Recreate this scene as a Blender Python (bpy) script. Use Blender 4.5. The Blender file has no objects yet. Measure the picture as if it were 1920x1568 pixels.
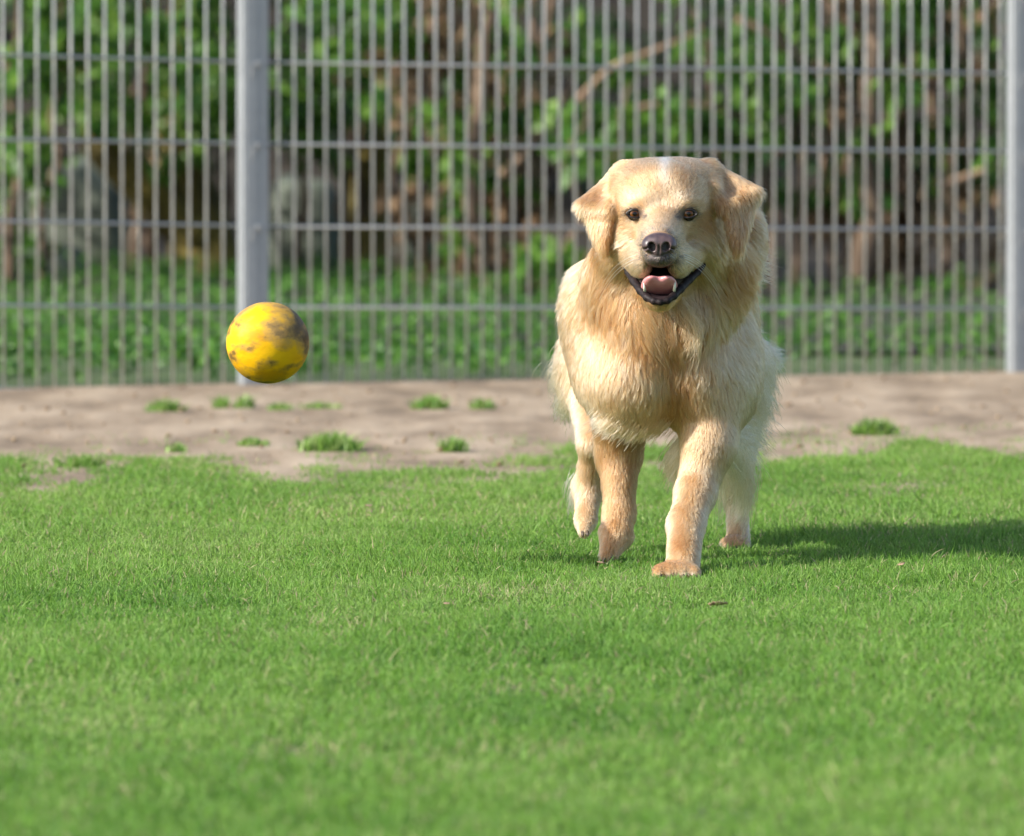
import bpy, math, random
import numpy as np
from mathutils import Vector, Matrix, noise as mnoise

S = bpy.context.scene
COL = S.collection
rng = np.random.default_rng(7)
random.seed(7)

# ------------------------------------------------------------------ camera
F = 18100.0                    # focal length in pixels of a 1920 wide frame (a long telephoto)
CAM_H = 1.08
PITCH = 902.0 / F
cam_d = bpy.data.cameras.new('camera')
cam = bpy.data.objects.new('camera', cam_d)
COL.objects.link(cam)
cam.location = (0, 0, CAM_H)
cam.rotation_euler = (math.pi / 2 - PITCH, 0, 0)
cam_d.sensor_width = 36.0
cam_d.lens = 36.0 * F / 1920
cam_d.clip_start = 0.5
cam_d.clip_end = 600
cam_d.dof.use_dof = True
cam_d.dof.focus_distance = 16.27
cam_d.dof.aperture_fstop = 7.5
S.camera = cam

# ------------------------------------------------------------------ world, sun, exposure
SUN_E, SUN_A = math.radians(33), math.radians(23)
sdir = Vector((-math.cos(SUN_E) * math.cos(SUN_A), -math.cos(SUN_E) * math.sin(SUN_A), math.sin(SUN_E)))
world = bpy.data.worlds.new('World')
S.world = world
world.use_nodes = True
wn = world.node_tree.nodes
wl = world.node_tree.links
bg = wn['Background']
sky = wn.new('ShaderNodeTexSky')
sky.sky_type = 'NISHITA'
sky.sun_disc = False
sky.sun_elevation = SUN_E
sky.sun_rotation = math.atan2(sdir.x, sdir.y)
sky.air_density = 1.0
sky.dust_density = 1.5
wl.new(sky.outputs[0], bg.inputs[0])
bg.inputs[1].default_value = 0.13
sun_d = bpy.data.lights.new('sun', 'SUN')
sun_d.energy = 4.0
sun_d.angle = math.radians(0.53)
sun_d.color = (1.0, 0.95, 0.87)
sun = bpy.data.objects.new('sun', sun_d)
COL.objects.link(sun)
sun.rotation_euler = (-sdir).to_track_quat('-Z', 'Y').to_euler()
S.view_settings.view_transform = 'Standard'
S.view_settings.look = 'None'
S.view_settings.exposure = 0.9
S.view_settings.gamma = 1.0
S.view_settings.use_curve_mapping = False
S.render.engine = 'CYCLES'
S.cycles.max_bounces = 10
S.cycles.diffuse_bounces = 5
S.cycles.glossy_bounces = 5
S.cycles.transmission_bounces = 8
S.cycles.transparent_max_bounces = 12
S.cycles.use_denoising = True
S.cycles.use_adaptive_sampling = True
S.cycles.adaptive_threshold = 0.01
S.cycles.caustics_reflective = False
S.cycles.caustics_refractive = False
S.cycles_curves.shape = 'RIBBONS'
S.render.hair_type = 'STRIP'


# ------------------------------------------------------------------ helpers
def P(px, py, d):
    """point seen at photo pixel (px, py) at distance y = d; works on arrays"""
    px = np.asarray(px, float); py = np.asarray(py, float); d = np.asarray(d, float)
    x = (px - 960) / F
    u = -(py - 784) / F
    dy = math.cos(PITCH) + u * math.sin(PITCH)
    dz = -math.sin(PITCH) + u * math.cos(PITCH)
    t = d / dy
    return np.stack(np.broadcast_arrays(x * t, d, CAM_H + dz * t), -1)


def unP(p):
    """photo pixel of points"""
    p = np.asarray(p, float)
    y = p[..., 1]; z = p[..., 2] - CAM_H
    fwd = y * math.cos(PITCH) - z * math.sin(PITCH)
    up = y * math.sin(PITCH) + z * math.cos(PITCH)
    return 960 + F * p[..., 0] / fwd, 784 - F * up / fwd


def sstep(a, b, x):
    t = np.clip((np.asarray(x, float) - a) / (b - a), 0, 1)
    return t * t * (3 - 2 * t)


def ground_z(x, y):
    return -0.004 * sstep(-1.0, 1.3, x) * sstep(19.5, 24.5, y)


def vnoise(x, y, seed=0):
    """smooth value noise on arrays, about -1..1"""
    xi = np.floor(x).astype(np.int64); yi = np.floor(y).astype(np.int64)
    xf = x - xi; yf = y - yi
    def h(i, j):
        n = (i * 374761393 + j * 668265263 + seed * 974634777) & 0xffffffff
        n = ((n ^ (n >> 13)) * 1274126177) & 0xffffffff
        return ((n ^ (n >> 16)) & 0xffff) / 32767.5 - 1.0
    u = xf * xf * (3 - 2 * xf); v = yf * yf * (3 - 2 * yf)
    return (h(xi, yi) * (1 - u) + h(xi + 1, yi) * u) * (1 - v) + (h(xi, yi + 1) * (1 - u) + h(xi + 1, yi + 1) * u) * v


def fbm(x, y, seed=0, octv=3):
    a, s, f = 0.0, 0.5, 1.0
    for o in range(octv):
        a = a + s * vnoise(x * f, y * f, seed + o); s *= 0.5; f *= 2.1
    return a


def tag(o, label=None, cat=None, group=None, kind=None):
    if label: o['label'] = label
    if cat: o['category'] = cat
    if group: o['group'] = group
    if kind: o['kind'] = kind
    return o


def link_mesh(name, verts, faces, mat, parent=None, smooth=True, origin=None):
    """one mesh object from arrays; verts in world space, kept relative to the parent's place"""
    verts = np.asarray(verts, np.float32)
    off = np.zeros(3)
    if parent is not None:
        off = np.array(parent.matrix_world.translation) if parent.parent is None else abs_loc(parent)
    base = np.array(origin, float) if origin is not None else off
    me = bpy.data.meshes.new(name)
    faces_l = faces if isinstance(faces, list) else [tuple(int(i) for i in f) for f in faces]
    me.from_pydata([tuple(v) for v in (verts - base).tolist()], [], faces_l)
    if smooth:
        me.polygons.foreach_set('use_smooth', np.ones(len(me.polygons), bool))
    if mat: me.materials.append(mat)
    o = bpy.data.objects.new(name, me)
    COL.objects.link(o)
    if parent is not None:
        o.parent = parent
    o.location = base - off
    return o


LOC = {}
def abs_loc(o):
    v = np.array(o.location)
    while o.parent is not None:
        o = o.parent
        v = v + np.array(o.location)
    return v


def empty(name, loc):
    o = bpy.data.objects.new(name, None)
    COL.objects.link(o)
    o.location = loc
    o.empty_display_size = 0.1
    o.matrix_world = Matrix.Translation(loc)
    return o


class MB:
    """collects vertices and faces of one mesh"""
    def __init__(s): s.v = []; s.f = []; s.n = 0
    def add(s, v, f):
        s.v.append(np.asarray(v, float)); s.f += [tuple(i + s.n for i in q) for q in f]; s.n += len(v)
    def tube(s, pts, rad, seg=8, cap=True):
        pts = [Vector(p) for p in pts]; n = len(pts)
        rad = [rad] * n if np.isscalar(rad) else list(rad)
        vs = []; up = Vector((0.31, 0.27, 0.91)).normalized()
        for i in range(n):
            t = (pts[min(i + 1, n - 1)] - pts[max(i - 1, 0)]).normalized()
            a = t.cross(up)
            if a.length < 1e-3: a = t.cross(Vector((1, 0, 0)))
            a.normalize(); b = t.cross(a)
            for k in range(seg):
                w = 2 * math.pi * k / seg
                vs.append(pts[i] + (a * math.cos(w) + b * math.sin(w)) * rad[i])
        fs = []
        for i in range(n - 1):
            for k in range(seg):
                k2 = (k + 1) % seg
                fs.append((i * seg + k, i * seg + k2, (i + 1) * seg + k2, (i + 1) * seg + k))
        if cap:
            fs.append(tuple(range(seg))[::-1]); fs.append(tuple((n - 1) * seg + k for k in range(seg)))
        s.add([tuple(v) for v in vs], fs)
    def box(s, c, ax, half):
        """box at c with orthonormal axes ax (3x3 rows) and half sizes"""
        c = np.asarray(c, float); ax = np.asarray(ax, float)
        vs = [c + ax[0] * half[0] * i + ax[1] * half[1] * j + ax[2] * half[2] * k for i in (-1, 1) for j in (-1, 1) for k in (-1, 1)]
        s.add(vs, [(0, 1, 3, 2), (4, 6, 7, 5), (0, 4, 5, 1), (2, 3, 7, 6), (0, 2, 6, 4), (1, 5, 7, 3)])
    def build(s, name, mat, parent=None, smooth=True, origin=None):
        return link_mesh(name, np.concatenate(s.v), s.f, mat, parent, smooth, origin)


def mat_new(name):
    m = bpy.data.materials.new(name)
    m.use_nodes = True
    nt = m.node_tree
    b = nt.nodes['Principled BSDF']
    return m, nt, b


def N(nt, t, **kw):
    n = nt.nodes.new(t)
    for k, v in kw.items():
        if k.startswith('i_'):
            n.inputs[k[2:].replace('_', ' ')].default_value = v
        else:
            setattr(n, k, v)
    return n


def ramp(nt, fac, stops):
    r = nt.nodes.new('ShaderNodeValToRGB')
    while len(r.color_ramp.elements) < len(stops): r.color_ramp.elements.new(0.5)
    for e, (p, c) in zip(r.color_ramp.elements, stops):
        e.position = p; e.color = (*c, 1)
    nt.links.new(fac, r.inputs[0])
    return r.outputs[0]


def noise_tex(nt, scale, detail=4, rough=0.6, coords='Object', stretch=None):
    tc = nt.nodes.new('ShaderNodeTexCoord')
    out = tc.outputs[coords]
    if stretch:
        mp = nt.nodes.new('ShaderNodeMapping'); mp.inputs['Scale'].default_value = stretch
        nt.links.new(out, mp.inputs[0]); out = mp.outputs[0]
    n = nt.nodes.new('ShaderNodeTexNoise')
    n.inputs['Scale'].default_value = scale; n.inputs['Detail'].default_value = detail; n.inputs['Roughness'].default_value = rough
    nt.links.new(out, n.inputs[0])
    return n.outputs[0]


def bump(nt, bsdf, h, strength=0.4, dist=0.01):
    b = nt.nodes.new('ShaderNodeBump'); b.inputs['Strength'].default_value = strength; b.inputs['Distance'].default_value = dist
    nt.links.new(h, b.inputs['Height']); nt.links.new(b.outputs[0], bsdf.inputs['Normal'])


def simple_mat(name, stops, scale=8, rough=0.8, bmp=0.0, bd=0.01, metallic=0.0, detail=5, stretch=None, spec=0.5):
    m, nt, b = mat_new(name)
    n = noise_tex(nt, scale, detail, stretch=stretch)
    nt.links.new(ramp(nt, n, stops), b.inputs['Base Color'])
    b.inputs['Roughness'].default_value = rough
    b.inputs['Metallic'].default_value = metallic
    b.inputs['Specular IOR Level'].default_value = spec
    if bmp: bump(nt, b, n, bmp, bd)
    return m


def leaf_mat(name, c_dark, c_mid, c_light, trans=0.35, rough=0.45):
    """leaf: each leaf its own shade, light passes through"""
    m, nt, b = mat_new(name)
    g = nt.nodes.new('ShaderNodeNewGeometry')
    col = ramp(nt, g.outputs['Random Per Island'], [(0.0, c_dark), (0.5, c_mid), (1.0, c_light)])
    nt.links.new(col, b.inputs['Base Color'])
    b.inputs['Roughness'].default_value = rough
    b.inputs['Specular IOR Level'].default_value = 0.35
    tr = nt.nodes.new('ShaderNodeBsdfTranslucent')
    nt.links.new(col, tr.inputs[0])
    mx = nt.nodes.new('ShaderNodeMixShader'); mx.inputs[0].default_value = trans
    nt.links.new(b.outputs[0], mx.inputs[1]); nt.links.new(tr.outputs[0], mx.inputs[2])
    nt.links.new(mx.outputs[0], nt.nodes['Material Output'].inputs['Surface'])
    return m


def blade_mat(name, trans=0.35, rough=0.5):
    """curve blades / tufts coloured by their own 'tint'"""
    m, nt, b = mat_new(name)
    a = N(nt, 'ShaderNodeAttribute', attribute_name='tint')
    nt.links.new(a.outputs['Color'], b.inputs['Base Color'])
    b.inputs['Roughness'].default_value = rough
    b.inputs['Specular IOR Level'].default_value = 0.4
    tr = nt.nodes.new('ShaderNodeBsdfTranslucent')
    nt.links.new(a.outputs['Color'], tr.inputs[0])
    mx = nt.nodes.new('ShaderNodeMixShader'); mx.inputs[0].default_value = trans
    nt.links.new(b.outputs[0], mx.inputs[1]); nt.links.new(tr.outputs[0], mx.inputs[2])
    nt.links.new(mx.outputs[0], nt.nodes['Material Output'].inputs['Surface'])
    return m


def curves_obj(name, pts, radius, tint, mat, parent=None, origin=None):
    """pts (n, s, 3) strands -> one hair Curves object"""
    n, s, _ = pts.shape
    base = np.array(origin, float) if origin is not None else (abs_loc(parent) if parent else np.zeros(3))
    cu = bpy.data.hair_curves.new(name)
    cu.add_curves([s] * n)
    a = cu.attributes.get('position') or cu.attributes.new('position', 'FLOAT_VECTOR', 'POINT')
    a.data.foreach_set('vector', (pts - base).astype(np.float32).ravel())
    r = cu.attributes.get('radius') or cu.attributes.new('radius', 'FLOAT', 'POINT')
    r.data.foreach_set('value', radius.astype(np.float32).ravel())
    t = cu.attributes.new('tint', 'FLOAT_COLOR', 'CURVE')
    t.data.foreach_set('color', np.concatenate([tint, np.ones((n, 1))], 1).astype(np.float32).ravel())
    cu.materials.append(mat)
    o = bpy.data.objects.new(name, cu)
    COL.objects.link(o)
    if parent is not None: o.parent = parent
    o.location = base - (abs_loc(parent) if parent else 0)
    return o


def normalize(v):
    return v / np.maximum(np.linalg.norm(v, axis=-1, keepdims=True), 1e-9)


# ================================================================== GROUND
def sheet(name, xs, ys, mat, dz=0.0, rough=0.0, seed=0):
    X, Y = np.meshgrid(xs, ys)
    Z = ground_z(X, Y) + dz
    if rough: Z = Z + rough * fbm(X * 3, Y * 3, seed, 4)
    v = np.stack([X, Y, Z], -1).reshape(-1, 3)
    nx, ny = len(xs), len(ys)
    f = [(j * nx + i, j * nx + i + 1, (j + 1) * nx + i + 1, (j + 1) * nx + i) for j in range(ny - 1) for i in range(nx - 1)]
    return tag(link_mesh(name, v, f, mat), kind='structure')


m_thatch = simple_mat('lawn_thatch', [(0.3, (0.035, 0.055, 0.016)), (0.55, (0.07, 0.11, 0.03)), (0.75, (0.12, 0.12, 0.05))], 14, 0.95, 0.5, 0.01)
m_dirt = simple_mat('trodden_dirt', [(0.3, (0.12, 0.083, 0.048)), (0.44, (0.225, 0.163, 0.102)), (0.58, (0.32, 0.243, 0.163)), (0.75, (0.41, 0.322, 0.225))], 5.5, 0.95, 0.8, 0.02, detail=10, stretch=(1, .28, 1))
m_soil = simple_mat('shade_darkened_soil', [(0.3, (0.010, 0.008, 0.006)), (0.6, (0.026, 0.020, 0.013)), (0.8, (0.06, 0.045, 0.027))], 5, 0.95, 0.6, 0.03)  # blackened so the gaps between shrubs carry deep shade in the colour

gx = np.concatenate([[-300, -60, -20, -8], np.linspace(-4, 4, 41), [8, 20, 60, 300]])
gy = np.concatenate([[-300, -40, 0, 6], np.linspace(9, 27, 46), [30, 34, 60, 300]])
sheet('ground', gx, gy, m_thatch)
EDGE = lambda x: 19.72 + 0.60 * sstep(-0.5, 0.8, x) + 0.30 * fbm(x * 1.3, x * 0 + 3.1, 11)


def dirt_path():
    xs = np.linspace(-6, 6, 160)
    rows = []
    ts = np.linspace(0, 1, 60)
    for x in xs:
        y0 = float(EDGE(np.array(x))) - 2.2
        y1 = FENCE_Y(x) + 0.05
        for t in ts:
            y = y0 + (y1 - y0) * t
            rows.append((x, y))
    a = np.array(rows)
    z = ground_z(a[:, 0], a[:, 1]) + 0.003 + 0.004 * np.clip(fbm(a[:, 0] * 2.5, a[:, 1] * 2.5, 5, 4), -0.3, 1) 
    # a low bank of loose earth along the foot of the fence
    fd = FENCE_Y(a[:, 0]) - a[:, 1]
    z = z + 0.003 * np.exp(-(fd / 0.25) ** 2) * sstep(-1.1, -0.6, a[:, 0]) * (0.7 + 0.6 * fbm(a[:, 0] * 4, a[:, 1] * 0, 9))
    v = np.column_stack([a, z])
    n = len(ts)
    f = [(i * n + j, (i + 1) * n + j, (i + 1) * n + j + 1, i * n + j + 1) for i in range(len(xs) - 1) for j in range(n - 1)]
    tag(link_mesh('dirt_path', v, f, m_dirt), kind='structure')


# ================================================================== FENCE
FA = P(0, 730, 23.0); FB = P(1890, 724, 23.93)
fdir = np.array([FB[0] - FA[0], FB[1] - FA[1], 0.0]); fdir /= np.linalg.norm(fdir)
fnor = np.array([fdir[1], -fdir[0], 0.0])               # towards the camera


def FENCE_Y(x):
    return FA[1] + (x - FA[0]) * fdir[1] / fdir[0]


def fence_s(px):
    """distance along the fence from FA seen at column px"""
    u = (px - 960) / F
    return (u * FA[1] - FA[0]) / (fdir[0] - u * fdir[1])


def fence_pt(s, z):
    return np.array([FA[0] + fdir[0] * s, FA[1] + fdir[1] * s, z])


def row_z(px, py):
    s = fence_s(px)
    return s, float(P(px, py, FA[1] + fdir[1] * s)[2])


m_galv = simple_mat('galvanised_steel', [(0.3, (0.60, 0.60, 0.565)), (0.6, (0.67, 0.67, 0.635)), (0.8, (0.72, 0.72, 0.68))], 30, 0.45, 0.05, 0.002, metallic=0.1)
m_rail = simple_mat('darker_rail', [(0.3, (0.36, 0.365, 0.36)), (0.6, (0.42, 0.425, 0.415)), (0.8, (0.47, 0.47, 0.455))], 30, 0.5, 0.05, 0.002, metallic=0.1)  # darker grey than the upright wires
m_post = simple_mat('galvanised_post', [(0.3, (0.29, 0.31, 0.325)), (0.6, (0.33, 0.35, 0.365)), (0.8, (0.37, 0.39, 0.40))], 22, 0.5, 0.05, 0.002, metallic=0.15)
m_clip = simple_mat('dull_bracket', [(0.3, (0.26, 0.27, 0.28)), (0.7, (0.4, 0.41, 0.42))], 40, 0.5, metallic=0.3)


def build_fence():
    s_mid = fence_s(950)
    root = empty('mesh_fence', tuple(fence_pt(s_mid, 0.0)))
    tag(root, 'tall galvanised wire mesh fence with flat steel posts running behind the dog', 'fence')
    def cyl(name, a, b, r, seg=8, mt=None):
        mb = MB(); mb.tube([a, b], r, seg)
        return mb.build(name, mt or m_galv, root, origin=(np.asarray(a) + np.asarray(b)) / 2)
    s_p1 = fence_s(466); s_p2 = fence_s(1906)
    step = (fence_s(1875) - fence_s(522)) / 47
    panels = []
    # rows: the height of every horizontal wire at the two ends of each panel
    l1 = [(-54, -36), (103, 116), (262, 268.5), (415, 423), (573, 576.5), (730, 732)]
    l2 = [(-37, -8), (117, 138), (270, 284.5), (425, 431), (576, 579.5), (731, 726)]
    def rows(lst, pa, pb):
        return [(row_z(pa, a), row_z(pb, b)) for a, b in lst]
    r1 = rows(l1, 0, 440); r2 = rows(l2, 510, 1880)
    L = s_p2 - s_p1
    vs2 = [fence_s(522) + step * k for k in range(-1, 48)]
    vs1 = [fence_s(418) - (fence_s(418) - fence_s(37.7)) / 12 * k for k in range(-1, 49)]
    vs3 = [v + L for v in vs2]
    panels = [(r1, vs1, s_p1 - L, s_p1), (r2, vs2, s_p1, s_p2), (r2, vs3, s_p2, s_p2 + L)]
    protos = {}
    for r, vs, sa, sb in panels:
        zs_a = []; zs_b = []
        for (s0, z0), (s1, z1) in r:
            k = (z1 - z0) / (s1 - s0)
            zs_a.append(z0 + k * (sa - s0)); zs_b.append(z0 + k * (sb - s0))
        ga = np.mean(np.diff(zs_a)) ; gb = np.mean(np.diff(zs_b))
        for extra in range(3):                     # the rows above the frame
            zs_a.insert(0, zs_a[0] - ga); zs_b.insert(0, zs_b[0] - gb)
        for za, zb in zip(zs_a, zs_b):
            for side in (-1, 1):
                o = cyl('horizontal_wire', fence_pt(sa + 0.004, za) + fnor * 0.0077 * side, fence_pt(sb - 0.004, zb) + fnor * 0.0077 * side, 0.0038, 8, m_rail)
        for v in vs:
            t = (v - sa) / (sb - sa)
            zt = zs_a[0] + (zs_b[0] - zs_a[0]) * t + 0.025
            zb_ = zs_a[-1] + (zs_b[-1] - zs_a[-1]) * t - 0.03
            cyl('vertical_wire', fence_pt(v, zb_), fence_pt(v, zt), 0.0034, 8)
        panels_last = (zs_a, zs_b)
        # post at the end of this panel
        for s_, z_l in ([(sb, zs_b)] if vs is not vs3 else []):
            c = fence_pt(s_, 0)
            post(root, c, z_l)


def post(root, c, z_l):
    """rectangular hollow section with two shallow grooves, and a cover strip with brackets at the wires"""
    w, t = 0.034, 0.021
    prof = []
    g = 0.003
    def arc(cx, cy, a0, a1, r=0.005, n=4):
        for i in range(n + 1):
            a = a0 + (a1 - a0) * i / n
            prof.append((cx + r * math.cos(a), cy + r * math.sin(a)))
    r = 0.005
    arc(w - r, t - r, 0, math.pi / 2); arc(-w + r, t - r, math.pi / 2, math.pi)
    arc(-w + r, -t + r, math.pi, 1.5 * math.pi); arc(w - r, -t + r, 1.5 * math.pi, 2 * math.pi)
    zlo, zhi = -0.25, max(z_l) + 0.06
    base = c + fnor * (0.0107 + t)
    vs = []
    for z in (zlo, zhi):
        for a, b in prof: vs.append(base + fdir * a + fnor * b + np.array([0, 0, z]))
    n = len(prof)
    fs = [(i, (i + 1) % n, n + (i + 1) % n, n + i) for i in range(n)] + [tuple(range(n, 2 * n))]
    p = link_mesh('post', vs, fs, m_post, root, smooth=False, origin=base)
    ax = np.array([fdir, fnor, (0, 0, 1)])
    up = np.array([0, 0, 1.0])
    # cover strip screwed along the front
    mb = MB()
    mb.box(base + fdir * -0.012 + fnor * (t + 0.0022) + up * (zhi + zlo) / 2, ax, (0.0125, 0.002, (zhi - zlo) / 2 - 0.01))
    mb.build('cover_strip', m_post, p, smooth=False)
    mb = MB()
    mb.box(base + fdir * -(w + 0.0015) + fnor * 0.004 + up * (zhi + zlo) / 2, ax, (0.0015, 0.006, (zhi - zlo) / 2 - 0.01))
    mb.build('edge_rail', m_post, p, smooth=False)
    for z in z_l:
        if z < 0.05: continue
        mb = MB()
        mb.box(base + fdir * 0.006 + fnor * (t + 0.0052) + up * (z - 0.003), ax, (0.006, 0.0035, 0.007))
        mb.box(base + fdir * -0.008 + fnor * (t + 0.0060) + up * (z - 0.018), ax, (0.004, 0.0018, 0.016))
        mb.build('bracket', m_clip, p, smooth=False)
        mb = MB()
        mb.tube([base + fdir * 0.006 + fnor * (t + 0.0085) + up * (z - 0.003), base + fdir * 0.006 + fnor * (t + 0.014) + up * (z - 0.003)], 0.0045, 6)
        mb.build('bolt', m_clip, p, smooth=False)
    # concrete footing just showing
    return p


build_fence()
dirt_path()

# ================================================================== GRASS
m_blade = blade_mat('grass_blade', 0.4, 0.42)
GREENS = np.array([[0.080, 0.200, 0.022], [0.144, 0.302, 0.040], [0.215, 0.368, 0.062], [0.32, 0.43, 0.14]])


def blades(xy, length, width, lean, segs=4, z0=None, curl=0.6):
    n = len(xy)
    az = rng.uniform(0, 2 * math.pi, n)
    d = np.column_stack([np.cos(az), np.sin(az)])
    t = np.linspace(0, 1, segs)
    pts = np.zeros((n, segs, 3))
    horiz = lean * length
    for k, tt in enumerate(t):
        h = horiz * (tt * (1 - curl) + curl * tt * tt)
        pts[:, k, 0] = xy[:, 0] + d[:, 0] * h
        pts[:, k, 1] = xy[:, 1] + d[:, 1] * h
        pts[:, k, 2] = (z0 if z0 is not None else 0) + length * np.sqrt(np.maximum(1 - (lean * 0.9 * tt) ** 2, 0.08)) * tt
    prof = np.array([0.8, 1.0, 0.75, 0.08]) if segs == 4 else np.interp(t, [0, .35, .7, 1], [.8, 1, .75, .08])
    rad = 0.5 * width[:, None] * prof[None, :]
    return pts, rad


PAW = P(1270, 1084, 16.22)
PAW2 = P(1138, 1062, 16.46)


def lawn():
    pts_all = []; rad_all = []; tint_all = []
    def zone(y0, y1, dens, margin, lmul=1.0, wmul=1.0):
        ym = y1
        half = 0.053 * ym + margin
        n = int((y1 - y0) * 2 * half * dens)
        x = rng.uniform(-half, half, n) ; y = rng.uniform(y0, y1, n)
        inside = np.abs(x) < 0.053 * y + 0.12
        keep = inside | (rng.random(n) < 0.32)
        edge = EDGE(x)
        worn = fbm(x * 4.6 + 7, y * 2.2, 21, 4) * 2.4
        pm = sstep(-0.5, 0.8, (edge - y) / 0.75 + worn * 1.1)
        fringe = 0.10 * sstep(1.3, 0.0, y - edge) * (fbm(x * 7, y * 3.5, 27, 3) > -0.05)
        pm = np.maximum(pm, fringe)
        keep &= rng.random(n) < pm
        # bare-ish spots in the lawn
        spot = fbm(x * 3.1, y * 1.9, 31, 3)
        keep &= rng.random(n) < (1 - 0.55 * sstep(0.30, 0.55, spot))
        x = x[keep]; y = y[keep]; pm = pm[keep]
        n = len(x)
        hmap = 0.82 + 0.55 * fbm(x * 4.0, y * 2.6, 41, 3) + 0.35 * fbm(x * 14, y * 9, 43, 2)
        pr = np.maximum(np.exp(-(((x - PAW[0]) / .07) ** 2 + ((y - PAW[1] + .07) / .16) ** 2)), 0)
        pr2 = np.exp(-(((x - PAW2[0]) / .06) ** 2 + ((y - PAW2[1] + .05) / .16) ** 2))
        L = (1 - .66 * pr) * (1 - .4 * pr2) * (0.018 + 0.018 * rng.random(n) ** 1.5) * np.clip(hmap, 0.35, 1.7) * lmul * (0.55 + 0.45 * pm)
        tall = rng.random(n) < 0.012
        L[tall] *= rng.uniform(1.3, 1.8, tall.sum())
        W = rng.uniform(0.0010, 0.0022, n) * wmul
        lean = np.clip(rng.normal(0.5, 0.25, n), 0.05, 0.95)
        p, r = blades(np.column_stack([x, y]), L, W, lean, 4, ground_z(x, y) - 0.002)
        patch = 0.62 + 0.42 * fbm(x * 1.7, y * 0.9, 51, 3) + 0.35 * fbm(x * 9, y * 6, 53, 2)
        idx = np.clip(patch * 2.2 + rng.normal(0, 0.55, n), 0, 2.999)
        i0 = idx.astype(int); fr = (idx - i0)[:, None]
        c = GREENS[i0] * (1 - fr) + GREENS[i0 + 1] * fr
        dry = rng.random(n) < 0.04 + 0.16 * sstep(0.2, 0.6, spot[keep])
        c[dry] = np.array([0.46, 0.40, 0.22]) * rng.uniform(0.7, 1.2, (dry.sum(), 1))
        c *= rng.uniform(0.6, 1.3, (n, 1))
        pts_all.append(p); rad_all.append(r); tint_all.append(c)
    zone(10.0, 14.2, 14000, 1.3, 1.05, 1.15)
    zone(14.2, 17.6, 24000, 1.3)
    zone(17.6, 21.8, 14000, 1.3, 1.0, 1.15)
    o = curves_obj('grass', np.concatenate(pts_all), np.concatenate(rad_all), np.concatenate(tint_all), m_blade, origin=(0, 15, 0))
    tag(o, 'short green lawn grass spread across the ground under the running dog', 'grass', kind='stuff')


lawn()

# ================================================================== BEHIND THE FENCE
def leaf_cloud(cent, rad, per, size, flat=0.55, seed=0, droop=0.3):
    """leaf blades (a folded pair of quads each) gathered round clump centres"""
    r = np.random.default_rng(seed)
    c = np.repeat(np.asarray(cent), per, 0)
    n = len(c)
    d = normalize(r.normal(0, 1, (n, 3))) * (r.random((n, 1)) ** 0.45) * np.repeat(np.asarray(rad).reshape(-1, 1), per, 0)
    d[:, 2] *= flat
    p = c + d
    out = normalize(d + r.normal(0, .02, (n, 3)))
    nz = normalize(out * 0.5 + np.array([0, -0.25, 0.75]) + r.normal(0, .55, (n, 3)))
    ax = normalize(np.cross(nz, r.normal(0, 1, (n, 3))))
    ax[:, 2] -= droop * r.random(n); ax = normalize(ax)
    sd = normalize(np.cross(nz, ax)); nz = np.cross(ax, sd)
    l = size * r.uniform(.6, 1.3, n)[:, None]; w = l * r.uniform(.5, .7, n)[:, None]
    fold = nz * w * .16
    v = np.stack([p, p + ax * l * .45 + sd * w * .5 + fold, p + ax * l - nz * l * .15, p + ax * l * .45 - sd * w * .5 + fold, p + ax * l * .5], 1).reshape(-1, 3)
    b = np.arange(n) * 5
    f = np.concatenate([np.stack([b, b + 1, b + 4], 1), np.stack([b + 1, b + 2, b + 4], 1), np.stack([b + 2, b + 3, b + 4], 1), np.stack([b + 3, b, b + 4], 1)])
    return v, f


def fast_mesh(name, v, f, mat, parent=None, origin=None):
    base = np.array(origin, float) if origin is not None else (abs_loc(parent) if parent else np.zeros(3))
    me = bpy.data.meshes.new(name)
    k = f.shape[1]
    me.vertices.add(len(v)); me.vertices.foreach_set('co', (np.asarray(v) - base).astype(np.float32).ravel())
    me.loops.add(f.size); me.loops.foreach_set('vertex_index', f.astype(np.int32).ravel())
    me.polygons.add(len(f)); me.polygons.foreach_set('loop_start', np.arange(0, f.size, k, dtype=np.int32))
    me.update(calc_edges=True)
    me.materials.append(mat)
    o = bpy.data.objects.new(name, me); COL.objects.link(o)
    if parent is not None: o.parent = parent
    o.location = base - (abs_loc(parent) if parent else 0)
    return o


m_leaf_a = leaf_mat('fresh_leaf', (0.035, 0.105, 0.012), (0.085, 0.20, 0.024), (0.18, 0.31, 0.05))
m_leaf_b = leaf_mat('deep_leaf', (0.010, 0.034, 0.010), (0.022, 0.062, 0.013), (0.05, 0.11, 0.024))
m_leaf_c = leaf_mat('ground_leaf', (0.028, 0.10, 0.012), (0.065, 0.175, 0.019), (0.12, 0.26, 0.038))
m_leaf_d = leaf_mat('withered_leaf', (0.10, 0.06, 0.03), (0.24, 0.15, 0.08), (0.42, 0.29, 0.17), .15, .7)
m_bark = simple_mat('brown_bark', [(.3, (.06, .04, .025)), (.55, (.15, .10, .065)), (.75, (.26, .19, .13))], 12, .9, .8, .01, stretch=(1, 1, .25))
m_pale = simple_mat('pale_stem', [(.3, (.16, .10, .06)), (.55, (.28, .18, .115)), (.75, (.40, .28, .18))], 14, .85, .5, .006, stretch=(1, 1, .2))
m_moss = simple_mat('mossy_bark', [(.3, (.045, .035, .015)), (.5, (.14, .11, .025)), (.68, (.22, .17, .035)), (.85, (.28, .2, .08))], 9, .95, 1.0, .02, stretch=(1, 1, .5))
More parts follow.
